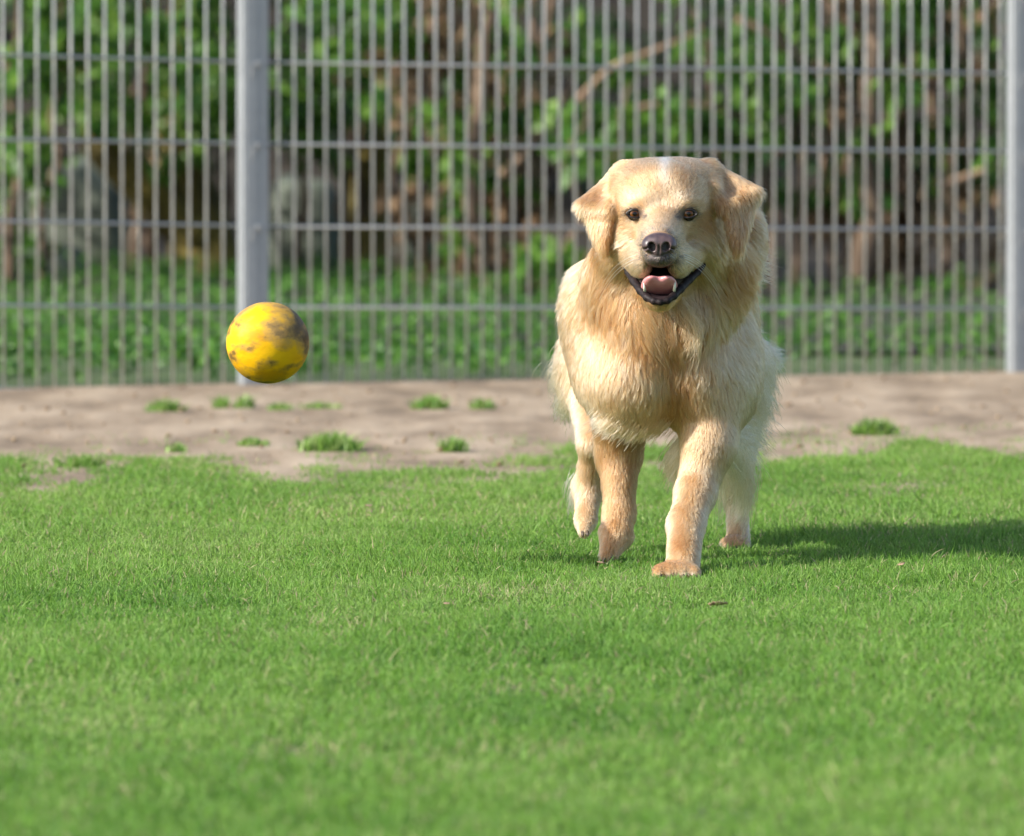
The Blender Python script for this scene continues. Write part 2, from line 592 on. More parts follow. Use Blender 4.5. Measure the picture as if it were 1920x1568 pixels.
m_stone = simple_mat('lichen_stone', [(.3, (.06, .07, .055)), (.5, (.13, .15, .115)), (.62, (.18, .21, .15)), (.8, (.25, .24, .25))], 6, .9, .7, .02)
m_cut = simple_mat('bare_wood', [(.3, (.42, .27, .13)), (.7, (.62, .44, .26))], 20, .7, .3, .005)


def bank():
    xs = np.linspace(-14, 14, 90); ys = np.concatenate([np.linspace(24.9, 31.0, 30), np.linspace(31.2, 44, 40)])
    X, Y = np.meshgrid(xs, ys)
    Z = ground_z(X, Y) + 0.012 + 3.4 * sstep(31.5, 38, Y) + 0.05 * fbm(X * 1.5, Y * 1.5, 3, 4) * sstep(25, 28, Y)
    # the strip right behind the fence follows the fence line
    yf = FENCE_Y(X)
    Y2 = np.where(Y < 31, np.maximum(Y, np.minimum(yf + 0.12, 31)), Y)
    v = np.stack([X, Y2, Z], -1).reshape(-1, 3); nx = len(xs)
    f = np.array([(j * nx + i, j * nx + i + 1, (j + 1) * nx + i + 1, (j + 1) * nx + i) for j in range(len(ys) - 1) for i in range(nx - 1)])
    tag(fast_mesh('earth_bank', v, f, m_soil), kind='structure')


bank()


def bank_z(x, y):
    return float(ground_z(np.array(x), np.array(y)) + 0.012 + 3.4 * sstep(31.5, 38, y))


def ground_cover():
    """low leafy cover on the ground behind the fence"""
    r = np.random.default_rng(5)
    n = 11000
    x = r.uniform(-2.9, 3.0, n); y = FENCE_Y(x) + 0.15 + r.random(n) ** 1.0 * (30.6 - FENCE_Y(x))
    d = fbm(x * 1.6, y * 0.8, 61, 3)
    left = sstep(0.7, -0.6, x)
    near = np.exp(-(y - FENCE_Y(x)) / (1.6 + 5.5 * left))
    keep = r.random(n) < np.clip((near + .35 * d + .1) * .8, 0.01, 1)
    x, y = x[keep], y[keep]
    h = r.uniform(.01, .07, len(x)) * (1 + .8 * fbm(x * 2, y * 2, 63, 2))
    c = np.column_stack([x, y, ground_z(x, y) + .012 + h])
    v, f = leaf_cloud(c, np.full(len(c), .05), 6, .026, .5, 6, .2)
    tag(fast_mesh('ground_cover', v, f, m_leaf_c, origin=(0, 27, 0)), 'low dark green leafy ground cover growing behind the mesh fence', 'ground cover', kind='stuff')


ground_cover()


def wob(p0, p1, n, amp, r):
    p0, p1 = np.asarray(p0, float), np.asarray(p1, float)
    t = np.linspace(0, 1, n)[:, None]
    q = p0 + (p1 - p0) * t
    off = r.normal(0, amp, (n, 3)); off[0] = off[-1] = 0
    return q + off * np.sin(t * math.pi) ** .5


def shrub(name, label, base, boxes, stems, leafm, seed, per=26, size=.062, stem_mat=None, limbs=(), dead=0):
    """base (px, d); boxes: (px0, px1, py0, py1, d, clumps, radius) of foliage; stems: (px at the ground, px at the top, py top, radius)"""
    r = np.random.default_rng(seed)
    b0 = P(base[0], 600, base[1]); b0[2] = bank_z(b0[0], b0[1])
    root = empty(name, tuple(b0))
    tag(root, label, 'shrub', 'shrubs and saplings behind the fence')
    cent, rads = [], []
    for x0, x1, y0, y1, d, n, rr in boxes:
        for i in range(int(n * .62)):
            cent.append(P(r.uniform(x0, x1), r.uniform(y0, y1), d + r.normal(0, .28))); rads.append(rr * r.uniform(.6, 1.3))
    # the crown goes on above the picture
    top = min(bx[2] for bx in boxes)
    if top < 60:
        xa = min(bx[0] for bx in boxes); xb = max(bx[1] for bx in boxes)
        for i in range(24):
            cent.append(P(r.uniform(xa - 60, xb + 60), r.uniform(-520, 0), base[1] + r.normal(0, .35))); rads.append(r.uniform(.08, .16))
    cent = np.array(cent)
    if len(cent):
        v, f = leaf_cloud(cent, rads, per, size, .8, seed + 1)
        fast_mesh('foliage', v, f, leafm, root)
    for sx, tx, ty, rad in stems:
        g = P(sx, 600, base[1] + r.normal(0, .12)); g[2] = bank_z(g[0], g[1]) - .03
        t = P(tx, ty, base[1] + r.normal(0, .2))
        MBs = MB(); q = wob(g, t, 9, .022, r)
        MBs.tube(q, np.linspace(rad, rad * .55, 9), 7)
        MBs.build('stem', stem_mat or m_bark, root, origin=g)
    for pts, rad in limbs:
        q = np.array([P(a, b, base[1] + dz) for a, b, dz in pts])
        # smooth the limb
        t = np.linspace(0, len(q) - 1, len(q) * 4)
        qq = np.stack([np.interp(t, np.arange(len(q)), q[:, k]) for k in range(3)], 1)
        for _ in range(3): qq[1:-1] = (qq[:-2] + qq[1:-1] * 2 + qq[2:]) / 4
        m_ = MB(); m_.tube(qq, np.linspace(rad, rad * .6, len(qq)), 7)
        m_.build('branch', m_pale, root, origin=q[0])
    if dead:
        c2 = []
        for sx, tx, ty, rad in stems:
            for i in range(dead):
                k = r.random(); c2.append(P(sx + (tx - sx) * k + r.normal(0, 12), 560 + (ty - 560) * k, base[1] - .1 + r.normal(0, .12)))
        v, f = leaf_cloud(np.array(c2), np.full(len(c2), .05), 7, .07, 1.0, seed + 2, 1.6)
        fast_mesh('withered_leaves', v, f, m_leaf_d, root)
    return root


shrub('leafy_shrub', 'bright green leafy shrub filling the view beside the mossy leaning tree', (40, 29.0),
      [(-60, 90, 0, 500, 29.0, 42, .085), (90, 230, 0, 250, 29.2, 30, .08), (-80, 30, 150, 360, 28.6, 12, .08)], [(20, 40, -100, .02), (70, 120, -120, .017), (-20, -40, -60, .02)], m_leaf_a, 11)
shrub('leafy_shrub', 'leafy shrub whose foliage hangs over the mossy leaning tree', (330, 30.6),
      [(180, 440, 0, 230, 29.7, 48, .075), (300, 440, 120, 330, 29.9, 16, .07)], [(300, 250, -150, .022), (420, 400, -120, .02), (250, 300, -150, .016)], m_leaf_a, 12, dead=3)
shrub('leafy_shrub', 'green shrub growing just behind the thick fence post above the pale boulder', (600, 30.4),
      [(510, 720, 0, 210, 29.8, 42, .075), (510, 620, 180, 330, 30.2, 10, .06)], [(560, 530, -120, .016), (650, 700, -120, .02), (690, 640, -80, .014)], m_leaf_a, 13,
      limbs=[([(540, 130, -.4), (600, 138, -.4), (670, 165, -.4), (720, 180, -.3)], .013), ([(700, -20, -.3), (740, 30, -.3), (800, 110, -.3), (830, 150, -.2)], .016)])
shrub('twiggy_shrub', 'tangle of withered tan stems and green leaves between boulder and dog', (890, 29.6),
      [(740, 1010, 0, 330, 29.6, 44, .065), (840, 960, 200, 340, 29.2, 14, .07), (780, 1000, 300, 560, 29.5, 15, .06)],
      [(905, 890, -60, .022), (860, 800, -60, .016), (930, 960, -60, .019), (880, 850, -60, .013), (960, 1010, -60, .014), (830, 760, 40, .011), (1000, 960, 90, .012), (905, 940, 200, .014), (790, 830, -60, .012), (945, 900, -60, .011), (985, 1040, -60, .013), (870, 905, -60, .018), (760, 740, -60, .010)], m_leaf_a, 14, stem_mat=m_pale, dead=9,
      limbs=[([(1030, 290, -.5), (1100, 240, -.5), (1180, 205, -.5), (1260, 190, -.5), (1340, 200, -.5), (1400, 225, -.4)], .010),
             ([(940, 330, -.4), (975, 300, -.4), (1020, 240, -.3), (1080, 150, -.2)], .017)])
shrub('leafy_shrub', 'low green shrub half hidden behind the dog and its ear', (1040, 28.6),
      [(1010, 1260, 200, 300, 28.7, 26, .065), (990, 1090, 420, 570, 28.4, 14, .06), (1080, 1200, 20, 180, 29.6, 14, .06)], [(1040, 1100, 180, .012), (1080, 1180, 160, .011)], m_leaf_a, 15,
      limbs=[([(1080, 190, .3), (1150, 120, .3), (1230, 95, .3), (1310, 60, .3)], .010)])
shrub('leafy_shrub', 'fresh green shrub with spreading leaf sprays above the dog\'s ear', (1430, 29.6),
      [(1270, 1520, 20, 380, 29.5, 62, .07), (1200, 1340, 190, 300, 29.3, 14, .06)], [(1400, 1300, -60, .014), (1450, 1480, -60, .016), (1490, 1560, -80, .013)], m_leaf_a, 16,
      limbs=[([(1380, 35, -.3), (1440, 60, -.3), (1530, 130, -.2)], .012)])
shrub('twiggy_shrub', 'shrub with many tan stems and withered leaves nearest the dog\'s shaded flank', (1640, 29.9),
      [(1560, 1760, 0, 300, 29.8, 36, .06), (1540, 1640, 250, 400, 29.5, 10, .055)],
      [(1600, 1590, -40, .017), (1640, 1660, -60, .024), (1690, 1700, -60, .018), (1620, 1560, 0, .013), (1670, 1720, 40, .012), (1710, 1650, 60, .011), (1560, 1530, 30, .012), (1660, 1610, -60, .014), (1735, 1760, -60, .015), (1580, 1640, -60, .010)], m_leaf_a, 17, stem_mat=m_pale, dead=9)
shrub('leafy_shrub', 'dark green shrub growing against the farthest fence post', (1830, 29.7),
      [(1740, 1960, 0, 400, 29.8, 52, .065)], [(1800, 1790, -60, .016), (1850, 1870, -60, .018), (1880, 1950, -60, .014), (1770, 1830, -60, .013)], m_leaf_a, 18, dead=4,
      limbs=[([(1760, 350, -.3), (1830, 325, -.3), (1900, 300, -.3)], .014)])
# the wood goes on to both sides
for k, (px, seed) in enumerate([(-330, 31), (-700, 32), (2200, 33), (2600, 34)]):
    lab = ['shrub beyond the frame next to the bright leafy shrub', 'outermost shrub of the thicket past the nearest fence panel', 'shrub just beyond the farthest fence post', 'outermost shrub of the thicket past the farthest fence post'][k]
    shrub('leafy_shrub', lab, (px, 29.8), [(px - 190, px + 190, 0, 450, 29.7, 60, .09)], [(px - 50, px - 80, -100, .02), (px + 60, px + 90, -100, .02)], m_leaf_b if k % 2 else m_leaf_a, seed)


def thicket():
    r = np.random.default_rng(77)
    cent = []
    for i in range(520):
        x = r.uniform(-6, 6); y = r.uniform(31.6, 37)
        z = bank_z(x, y) + abs(r.normal(0, 1)) * .55
        cent.append((x, y, z))
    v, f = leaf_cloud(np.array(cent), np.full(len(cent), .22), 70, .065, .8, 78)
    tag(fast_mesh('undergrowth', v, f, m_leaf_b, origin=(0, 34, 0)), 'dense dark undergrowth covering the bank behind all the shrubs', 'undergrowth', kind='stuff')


thicket()


def trunk_thing(name, label, limbs, mat, cuts=()):
    b = P(limbs[0][0][0], 600, limbs[0][0][2]); b[2] = bank_z(b[0], b[1])
    root = empty(name, tuple(b)); tag(root, label, 'tree')
    for i, l in enumerate(limbs):
        q = np.array([P(a, bb, d) for a, bb, d, rr in l]); rr = np.array([p[3] for p in l])
        t = np.linspace(0, len(q) - 1, len(q) * 5)
        qq = np.stack([np.interp(t, np.arange(len(q)), q[:, k]) for k in range(3)], 1); r2 = np.interp(t, np.arange(len(q)), rr)
        for _ in range(4): qq[1:-1] = (qq[:-2] + qq[1:-1] * 2 + qq[2:]) / 4
        m_ = MB(); m_.tube(qq, r2, 14)
        v = m_.v[0]
        v = v + np.array([mnoise.noise_vector(Vector(p) * 9) for p in v]) * .02
        m_.v[0] = v
        m_.build('trunk' if i == 0 else 'limb', mat, root, origin=q[0])
    for c in cuts:
        m_ = MB(); a, bb = P(*c[0]), P(*c[1]); m_.tube([a, (a + bb) / 2, bb], [c[2] * .7, c[2], c[2] * .5], 8)
        m_.build('torn_wood', m_cut, root, origin=a)
    return root


trunk_thing('mossy_tree', 'leaning yellow mossy tree trunk with torn pale wood between the two stones',
            [[(400, 545, 30.3, .13), (375, 440, 30.3, .105), (345, 340, 30.3, .09), (335, 200, 30.35, .075), (350, 60, 30.4, .065), (380, -200, 30.4, .06)],
             [(372, 445, 30.25, .07), (300, 385, 30.2, .065), (235, 320, 30.15, .06), (190, 280, 30.1, .05), (150, 150, 30.1, .04), (130, -100, 30.0, .03)]],
            m_moss, [((280, 275, 30.1), (312, 335, 30.08), .022), ((415, 215, 30.1), (430, 268, 30.05), .020)])
trunk_thing('mossy_tree', 'slim yellow mossy trunk standing between pale boulder and twiggy shrub',
            [[(690, 560, 30.5, .085), (685, 440, 30.5, .07), (700, 300, 30.5, .05), (715, 150, 30.5, .04), (700, -150, 30.5, .035)]], m_moss)
trunk_thing('brown_sapling', 'brown sapling trunk standing nearest behind the dog\'s shoulder',
            [[(915, 590, 29.0, .035), (905, 480, 29.0, .028), (880, 380, 29.0, .022), (895, 200, 29.1, .02), (930, -60, 29.1, .018)]], m_bark)
trunk_thing('brown_sapling', 'brown sapling trunk low behind the fence near the shaded flank of the dog',
            [[(1600, 620, 29.3, .04), (1612, 520, 29.3, .034), (1635, 400, 29.3, .03), (1628, 250, 29.3, .026), (1640, -60, 29.4, .02)]], m_bark)


def boulder(label, px, py, d, rx, rz, seed):
    c = P(px, py, d)
    gz_ = bank_z(c[0], c[1])
    vs, fs = [], []
    nu, nv_ = 22, 12
    for j in range(nv_ + 1):
        for i in range(nu):
            th = math.pi * j / nv_; ph = 2 * math.pi * i / nu
            p = Vector((math.sin(th) * math.cos(ph), math.sin(th) * math.sin(ph), math.cos(th)))
            k = 1 + .22 * mnoise.noise(p * 1.4 + Vector((seed * 3.1, 0, 0))) + .08 * mnoise.noise(p * 4 + Vector((seed, 5, 0)))
            p = Vector([math.copysign(abs(q) ** .8, q) for q in p]) * k
            vs.append((c[0] + p.x * rx, c[1] + p.y * rx * .8, max(c[2] + p.z * rz, gz_ - .05)))
    for j in range(nv_):
        for i in range(nu): fs.append((j * nu + i, j * nu + (i + 1) % nu, (j + 1) * nu + (i + 1) % nu, (j + 1) * nu + i))
    o = link_mesh('boulder', vs, fs, m_stone, origin=(c[0], c[1], gz_))
    tag(o, label, 'stone', 'stones lying behind the fence')


boulder('big grey stone under the bright leafy shrub', 150, 430, 30.9, .17, .22, 1)
boulder('squat grey green stone in front of the big grey stone', 85, 510, 30.0, .15, .09, 2)
boulder('pale grey green boulder directly behind the thick fence post', 570, 440, 31.0, .13, .20, 3)
boulder('grey stone standing between slim mossy trunk and twiggy shrub', 800, 470, 31.0, .10, .17, 4)
boulder('small pinkish stone at the foot of the twiggy shrub', 842, 548, 29.3, .055, .04, 5)

# ================================================================== TUFTS, LEAVES, BALL
m_tuft = blade_mat('tuft_blade', .35, .45)


def tuft(px, py, wpx, label, n=260, hgt=.05, seed=0):
    r = np.random.default_rng(seed)
    d = 19548.0 / (py + 118)
    c = P(px, py, d); c[2] = float(ground_z(c[0], c[1])) + .004
    w = wpx * d / F * .5
    x = c[0] + np.clip(r.normal(0, .42, n), -.75, .75) * w; y = c[1] + np.clip(r.normal(0, .5, n), -.8, .8) * min(max(w * .9, .06), .09)
    L = hgt * .62 * r.uniform(.35, 1.25, n) * np.exp(-((x - c[0]) / w) ** 2 * .8)
    V_, F_ = [], []
    for i in range(n):
        az = r.uniform(0, 2 * math.pi); dirv = np.array([math.cos(az), math.sin(az), 0]); side = np.array([-math.sin(az), math.cos(az), 0])
        le = r.uniform(.2, 1.1); wd = r.uniform(.0014, .0026)
        b = np.array([x[i], y[i], float(ground_z(x[i], y[i])) + .002])
        m_ = b + dirv * L[i] * le * .35 + np.array([0, 0, L[i] * .55]); t = b + dirv * L[i] * le + np.array([0, 0, L[i] * .95])
        k = len(V_)
        V_ += [b - side * wd, b + side * wd, m_ + side * wd, m_ - side * wd, t]
        F_ += [(k, k + 1, k + 2), (k, k + 2, k + 3), (k + 3, k + 2, k + 4)]
    o = fast_mesh('grass_tuft', np.array(V_), np.array(F_), m_tuft, origin=c)
    a = o.data.attributes.new('tint', 'FLOAT_COLOR', 'POINT')
    cc = np.repeat(GREENS[r.integers(1, 4, n)] * r.uniform(.8, 1.1, (n, 1)), 5, 0)
    a.data.foreach_set('color', np.column_stack([cc, np.ones(len(cc))]).astype(np.float32).ravel())
    tag(o, label, 'grass tuft', 'grass tufts growing on the dirt path')


tuft(310, 775, 95, 'grass tuft on the path at the fence foot, between thick post and open path end', 240, .05, 1)
tuft(415, 768, 40, 'thin grass tuft on the path below the foot of the thick post', 110, .05, 2)
tuft(457, 768, 45, 'grass tuft on the path right under the yellow ball', 130, .055, 3)
tuft(525, 772, 60, 'sparse flat grass tuft on the path beside the ball', 110, .03, 4)
tuft(600, 768, 100, 'long thin streak of grass on the path close to the fence', 140, .025, 5)
tuft(805, 768, 90, 'grass tuft on the path at the fence foot near the dog', 240, .05, 6)
tuft(905, 768, 60, 'pale grass tuft on the path at the fence foot closest to the dog', 130, .04, 7)
tuft(475, 838, 75, 'small low grass tuft alone in the middle of the path', 150, .03, 8)
tuft(618, 848, 150, 'largest grass tuft on the path, standing tall at the lawn edge', 480, .065, 9)
tuft(850, 850, 70, 'ragged grass tuft on the path between the largest tuft and the dog', 170, .055, 10)
tuft(150, 878, 120, 'broad grass tuft at the path edge farthest from the dog', 300, .04, 11)
tuft(1640, 818, 110, 'grass tuft at the path edge beside the dog\'s shaded side', 320, .06, 12)
tuft(330, 850, 50, 'tiny grass tuft at the lawn edge', 80, .035, 13)

m_fallen = simple_mat('dry_leaf', [(.3, (.20, .12, .07)), (.6, (.38, .25, .17)), (.8, (.50, .36, .27))], 60, .7)


def fallen_leaf(px, py, size, label, seed):
    r = np.random.default_rng(seed)
    d = 19548.0 / (py + 118); c = P(px, py, d); c[2] = float(ground_z(c[0], c[1])) + .022
    M_ = Matrix.Rotation(r.uniform(0, 6.28), 3, 'Z') @ Matrix.Rotation(r.uniform(.05, .35), 3, 'X')
    vs, fs = [], []
    n = 9
    for i in range(n):
        t = i / (n - 1); w = math.sin(math.pi * min(t * .95 + .03, 1)) ** .8 * .36 * (1 + .2 * math.sin(i * 2.1))
        for sgn in (-1, 0, 1):
            p = Vector(((t - .5), sgn * w, abs(sgn) * .14 * w + .22 * (t - .5) ** 2 + .03 * r.normal())) * size
            vs.append(tuple(Vector(c) + M_ @ p))
    for i in range(n - 1):
        for q in (0, 1): fs.append((i * 3 + q, i * 3 + q + 1, i * 3 + q + 4, i * 3 + q + 3))
    o = link_mesh('fallen_leaf', vs, fs, m_fallen, origin=c)
    md = o.modifiers.new('thickness', 'SOLIDIFY'); md.thickness = .0006
    tag(o, label, 'leaf', 'dry leaves lying in the lawn')


fallen_leaf(1346, 1162, .032, 'curled brown dry leaf in the lawn in front of the planted paw', 1)
fallen_leaf(1128, 1082, .020, 'small dry leaf in the grass under the lifted paw', 2)
fallen_leaf(692, 972, .016, 'dark dry leaf in the lawn between ball and dog', 3)
fallen_leaf(838, 1160, .012, 'tan dry leaf in the open lawn below the ball', 4)
fallen_leaf(1690, 1085, .018, 'pale dry leaf in the grass beside the dog\'s shadow', 5)


def ball():
    d = 16.32
    R = 78 * d / F
    c = P(502, 643, d)
    m, nt, b = mat_new('worn_yellow_rubber')
    tcn = nt.nodes.new('ShaderNodeTexCoord')
    def nz(scale, det, stretch, off):
        mp = nt.nodes.new('ShaderNodeMapping'); mp.inputs['Scale'].default_value = stretch; mp.inputs['Location'].default_value = off
        nt.links.new(tcn.outputs['Object'], mp.inputs[0])
        n = nt.nodes.new('ShaderNodeTexNoise'); n.inputs['Scale'].default_value = scale; n.inputs['Detail'].default_value = det; n.inputs['Roughness'].default_value = .55
        nt.links.new(mp.outputs[0], n.inputs[0]); return n.outputs[0]
    base = ramp(nt, nz(16, 3, (1, 1, 1.8), (3, 1, 0)), [(.35, (.58, .28, .004)), (.5, (.76, .41, .004)), (.68, (.82, .47, .005)), (.8, (.72, .42, .02))])
    def mixc(a, col, fac):
        x = nt.nodes.new('ShaderNodeMix'); x.data_type = 'RGBA'
        nt.links.new(fac, x.inputs[0]); nt.links.new(a, x.inputs[6]); x.inputs[7].default_value = (*col, 1); return x.outputs[2]
    def rampf(v, a, b_, top=1.0):
        r_ = nt.nodes.new('ShaderNodeMapRange'); r_.inputs[1].default_value = a; r_.inputs[2].default_value = b_; r_.inputs[4].default_value = top
        nt.links.new(v, r_.inputs[0]); return r_.outputs[0]
    # scuffs and smeared dirt, thicker towards the grubby side of the ball
    dirt = nz(17, 5, (1, 1, 1.5), (0, 0, 0))
    sp = nt.nodes.new('ShaderNodeSeparateXYZ'); nt.links.new(tcn.outputs['Object'], sp.inputs[0])
    ma = nt.nodes.new('ShaderNodeMath'); ma.operation = 'MULTIPLY_ADD'; nt.links.new(sp.outputs[0], ma.inputs[0]); ma.inputs[1].default_value = 1.5; nt.links.new(dirt, ma.inputs[2])
    mb_ = nt.nodes.new('ShaderNodeMath'); mb_.operation = 'MULTIPLY_ADD'; nt.links.new(sp.outputs[2], mb_.inputs[0]); mb_.inputs[1].default_value = 1.7; nt.links.new(ma.outputs[0], mb_.inputs[2])
    fine_ = nz(26, 4, (1, 1, 1.7), (7, 2, 5))
    c0 = mixc(base, (.34, .20, .035), rampf(fine_, .47, .62, .8))
    c1 = mixc(c0, (.36, .23, .08), rampf(mb_.outputs[0], .46, .64, .85))
    c2 = mixc(c1, (.09, .07, .05), rampf(mb_.outputs[0], .60, .72, .85))
    c3 = mixc(c2, (.07, .045, .02), rampf(fine_, .59, .68, .75))
    nt.links.new(c3, b.inputs['Base Color']); b.inputs['Roughness'].default_value = .6; b.inputs['Specular IOR Level'].default_value = .2
    bump(nt, b, fine_, .5, .003)
    vs, fs = [], []
    nu, nv_ = 64, 40
    for j in range(nv_ + 1):
        for i in range(nu):
            th = math.pi * j / nv_; ph = 2 * math.pi * i / nu
            p = Vector((math.sin(th) * math.cos(ph), math.sin(th) * math.sin(ph), math.cos(th)))
            k = R * (1 + .006 * mnoise.noise(p * 2.2) - .006 * max(0, 1 - abs(p.x * .3 + p.z * .2 + .55 * p.y) / .03))
            vs.append((c[0] + p.x * k * 1.0, c[1] + p.y * k, c[2] + p.z * k * .985))
    for j in range(nv_):
        for i in range(nu): fs.append((j * nu + i, j * nu + (i + 1) % nu, (j + 1) * nu + (i + 1) % nu, (j + 1) * nu + i))
    o = link_mesh('ball', vs, fs, m, origin=c)
    tag(o, 'scuffed yellow rubber ball flying through the air towards the dog', 'ball')


ball()


def crumbs():
    """small clods, stones and bits of litter trodden into the path"""
    r = np.random.default_rng(91)
    n = 1100
    x = r.uniform(-2.4, 2.4, n); k = r.random(n)
    y0 = EDGE(x) - .3; y = y0 + (FENCE_Y(x) - y0) * k
    size = .002 + .0045 * r.random(n) ** 4
    ico = np.array([(0, 0, 1), (.89, 0, .45), (.28, .85, .45), (-.72, .53, .45), (-.72, -.53, .45), (.28, -.85, .45), (.72, .53, -.45), (-.28, .85, -.45), (-.89, 0, -.45), (-.28, -.85, -.45), (.72, -.53, -.45), (0, 0, -1)])
    fi = np.array([(0, 1, 2), (0, 2, 3), (0, 3, 4), (0, 4, 5), (0, 5, 1), (1, 6, 2), (2, 7, 3), (3, 8, 4), (4, 9, 5), (5, 10, 1), (2, 6, 7), (3, 7, 8), (4, 8, 9), (5, 9, 10), (1, 10, 6), (11, 7, 6), (11, 8, 7), (11, 9, 8), (11, 10, 9), (11, 6, 10)])
    v = ico[None] * size[:, None, None] * r.uniform(.6, 1.3, (n, 12, 1)) * np.array([1.3, 1.1, .8])
    v = v + np.column_stack([x, y, ground_z(x, y) + .010])[:, None]
    f = (fi[None] + (np.arange(n) * 12)[:, None, None]).reshape(-1, 3)
    m = leaf_mat('clod_earth', (.18, .125, .075), (.26, .19, .12), (.34, .26, .17), 0.0, .95)
    tag(fast_mesh('dirt_crumbs', v.reshape(-1, 3), f, m, origin=(0, 22, 0)), 'small clods and stones scattered over the bare dirt path', 'dirt clods', kind='stuff')


crumbs()

# ================================================================== DOG
PX = 0.0009                                     # metres per photo pixel at the dog


LIPP = [(1172, 500, 16.315), (1178, 512, 16.30), (1189, 528, 16.275), (1202, 545, 16.245), (1213, 558, 16.222), (1226, 565, 16.208), (1238, 567, 16.205),
        (1251, 564, 16.208), (1263, 555, 16.222), (1275, 542, 16.245), (1292, 525, 16.275), (1308, 511, 16.30), (1320, 497, 16.315)]


class Field:
    """signed distance field on an uneven grid, built up by smooth unions"""
    def __init__(s, xs, ys, zs):
        s.ax = [np.asarray(a, np.float32) for a in (xs, ys, zs)]
        s.d = np.full((len(xs), len(ys), len(zs)), 0.25, np.float32)
    def _win(s, lo, hi):
        sl = []
        for a, l, h in zip(s.ax, lo, hi):
            i = max(0, int(np.searchsorted(a, l)) - 1); j = min(len(a), int(np.searchsorted(a, h)) + 1)
            sl.append(slice(i, max(j, i)))
        return tuple(sl)
    def _grid(s, w):
        return np.meshgrid(s.ax[0][w[0]], s.ax[1][w[1]], s.ax[2][w[2]], indexing='ij', sparse=True)
    def put(s, prim, k=0.02, op='add'):
        lo, hi = prim['bb']
        m = 0.07
        w = s._win(np.asarray(lo) - m, np.asarray(hi) + m)
        X, Y, Z = s._grid(w)
        v = prim['f'](X, Y, Z).astype(np.float32)
        a = s.d[w]
        if op == 'add':
            h = np.maximum(k - np.abs(a - v), 0) / k
            s.d[w] = np.minimum(a, v) - h * h * k * 0.25
        else:
            v = -v
            h = np.maximum(k - np.abs(a - v), 0) / k
            s.d[w] = np.maximum(a, v) + h * h * k * 0.25
    def mesh(s):
        d = s.d
        neg = d < 0
        cnt = np.zeros(tuple(n - 1 for n in d.shape), np.int8)
        cs = [(i, j, k) for i in (0, 1) for j in (0, 1) for k in (0, 1)]
        sh = cnt.shape
        for i, j, k in cs: cnt += neg[i:i + sh[0], j:j + sh[1], k:k + sh[2]]
        act = np.argwhere((cnt > 0) & (cnt < 8))
        idx = np.full(sh, -1, np.int64); idx[tuple(act.T)] = np.arange(len(act))
        acc = np.zeros((len(act), 3)); num = np.zeros(len(act))
        edges = [(a, b) for a in cs for b in cs if sum(b) - sum(a) == 1 and all(y >= x for x, y in zip(a, b))]
        val = {c: d[act[:, 0] + c[0], act[:, 1] + c[1], act[:, 2] + c[2]] for c in cs}
        for a, b in edges:
            va, vb = val[a], val[b]
            m = (va < 0) != (vb < 0)
            t = np.where(m, va / np.where(m, va - vb, 1), 0)[:, None]
            acc[m] += (np.array(a) + (np.array(b) - np.array(a)) * t)[m]
            num[m] += 1
        loc = acc / num[:, None]
        verts = np.zeros((len(act), 3))
        for q in range(3):
            a = s.ax[q]
            verts[:, q] = a[act[:, q]] + (a[act[:, q] + 1] - a[act[:, q]]) * loc[:, q]
        quads = []
        for q in range(3):
            o1, o2 = [(1, 2), (2, 0), (0, 1)][q]
            sl0 = [slice(None)] * 3; sl1 = [slice(None)] * 3
            sl0[q] = slice(0, -1); sl1[q] = slice(1, None)
            A = neg[tuple(sl0)]; B = neg[tuple(sl1)]
            e = np.argwhere(A != B)
            ok = (e[:, o1] > 0) & (e[:, o2] > 0) & (e[:, o1] < d.shape[o1] - 1) & (e[:, o2] < d.shape[o2] - 1)
            e = e[ok]
            flip = A[tuple(e.T)]
            def c(a, b):
                r = e.copy(); r[:, o1] -= a; r[:, o2] -= b
                return idx[tuple(r.T)]
            f = np.stack([c(1, 1), c(0, 1), c(0, 0), c(1, 0)], 1)
            f[~flip] = f[~flip][:, ::-1]
            quads.append(f)
        return verts, np.concatenate(quads)


def ell(px, py, d, rx, rz, rd, tilt=0.0, yaw=0.0, pitch=0.0):
    """ellipsoid centred at a photo point; radii in photo pixels across, up, and in depth"""
    c = P(px, py, d); r = np.array([rx, rd, rz], float) * PX
    R = np.array(Matrix.Rotation(math.radians(yaw), 3, 'Z') @ Matrix.Rotation(math.radians(tilt), 3, 'Y') @ Matrix.Rotation(math.radians(pitch), 3, 'X'))
    ext = np.sqrt(((R * r) ** 2).sum(1))
    def f(X, Y, Z):
        x, y, z = X - c[0], Y - c[1], Z - c[2]
        l = [x * R[0, i] + y * R[1, i] + z * R[2, i] for i in range(3)]
        k0 = np.sqrt(sum((l[i] / r[i]) ** 2 for i in range(3)))
        k1 = np.sqrt(sum((l[i] / r[i] ** 2) ** 2 for i in range(3)))
        return k0 * (k0 - 1) / np.maximum(k1, 1e-6)
    return dict(f=f, bb=(c - ext, c + ext), c=c)


def cone(a, b):
    """tapered rounded limb between (px, py, d, r px) a and b"""
    pa = P(*a[:3]); pb = P(*b[:3]); ra = a[3] * PX; rb = b[3] * PX
    ba = pb - pa; l2 = float(ba @ ba)
    def f(X, Y, Z):
        x, y, z = X - pa[0], Y - pa[1], Z - pa[2]
        t = np.clip((x * ba[0] + y * ba[1] + z * ba[2]) / l2, 0, 1)
        return np.sqrt((x - t * ba[0]) ** 2 + (y - t * ba[1]) ** 2 + (z - t * ba[2]) ** 2) - (ra + (rb - ra) * t)
    m = max(ra, rb)
    return dict(f=f, bb=(np.minimum(pa, pb) - m, np.maximum(pa, pb) + m), c=(pa + pb) / 2)


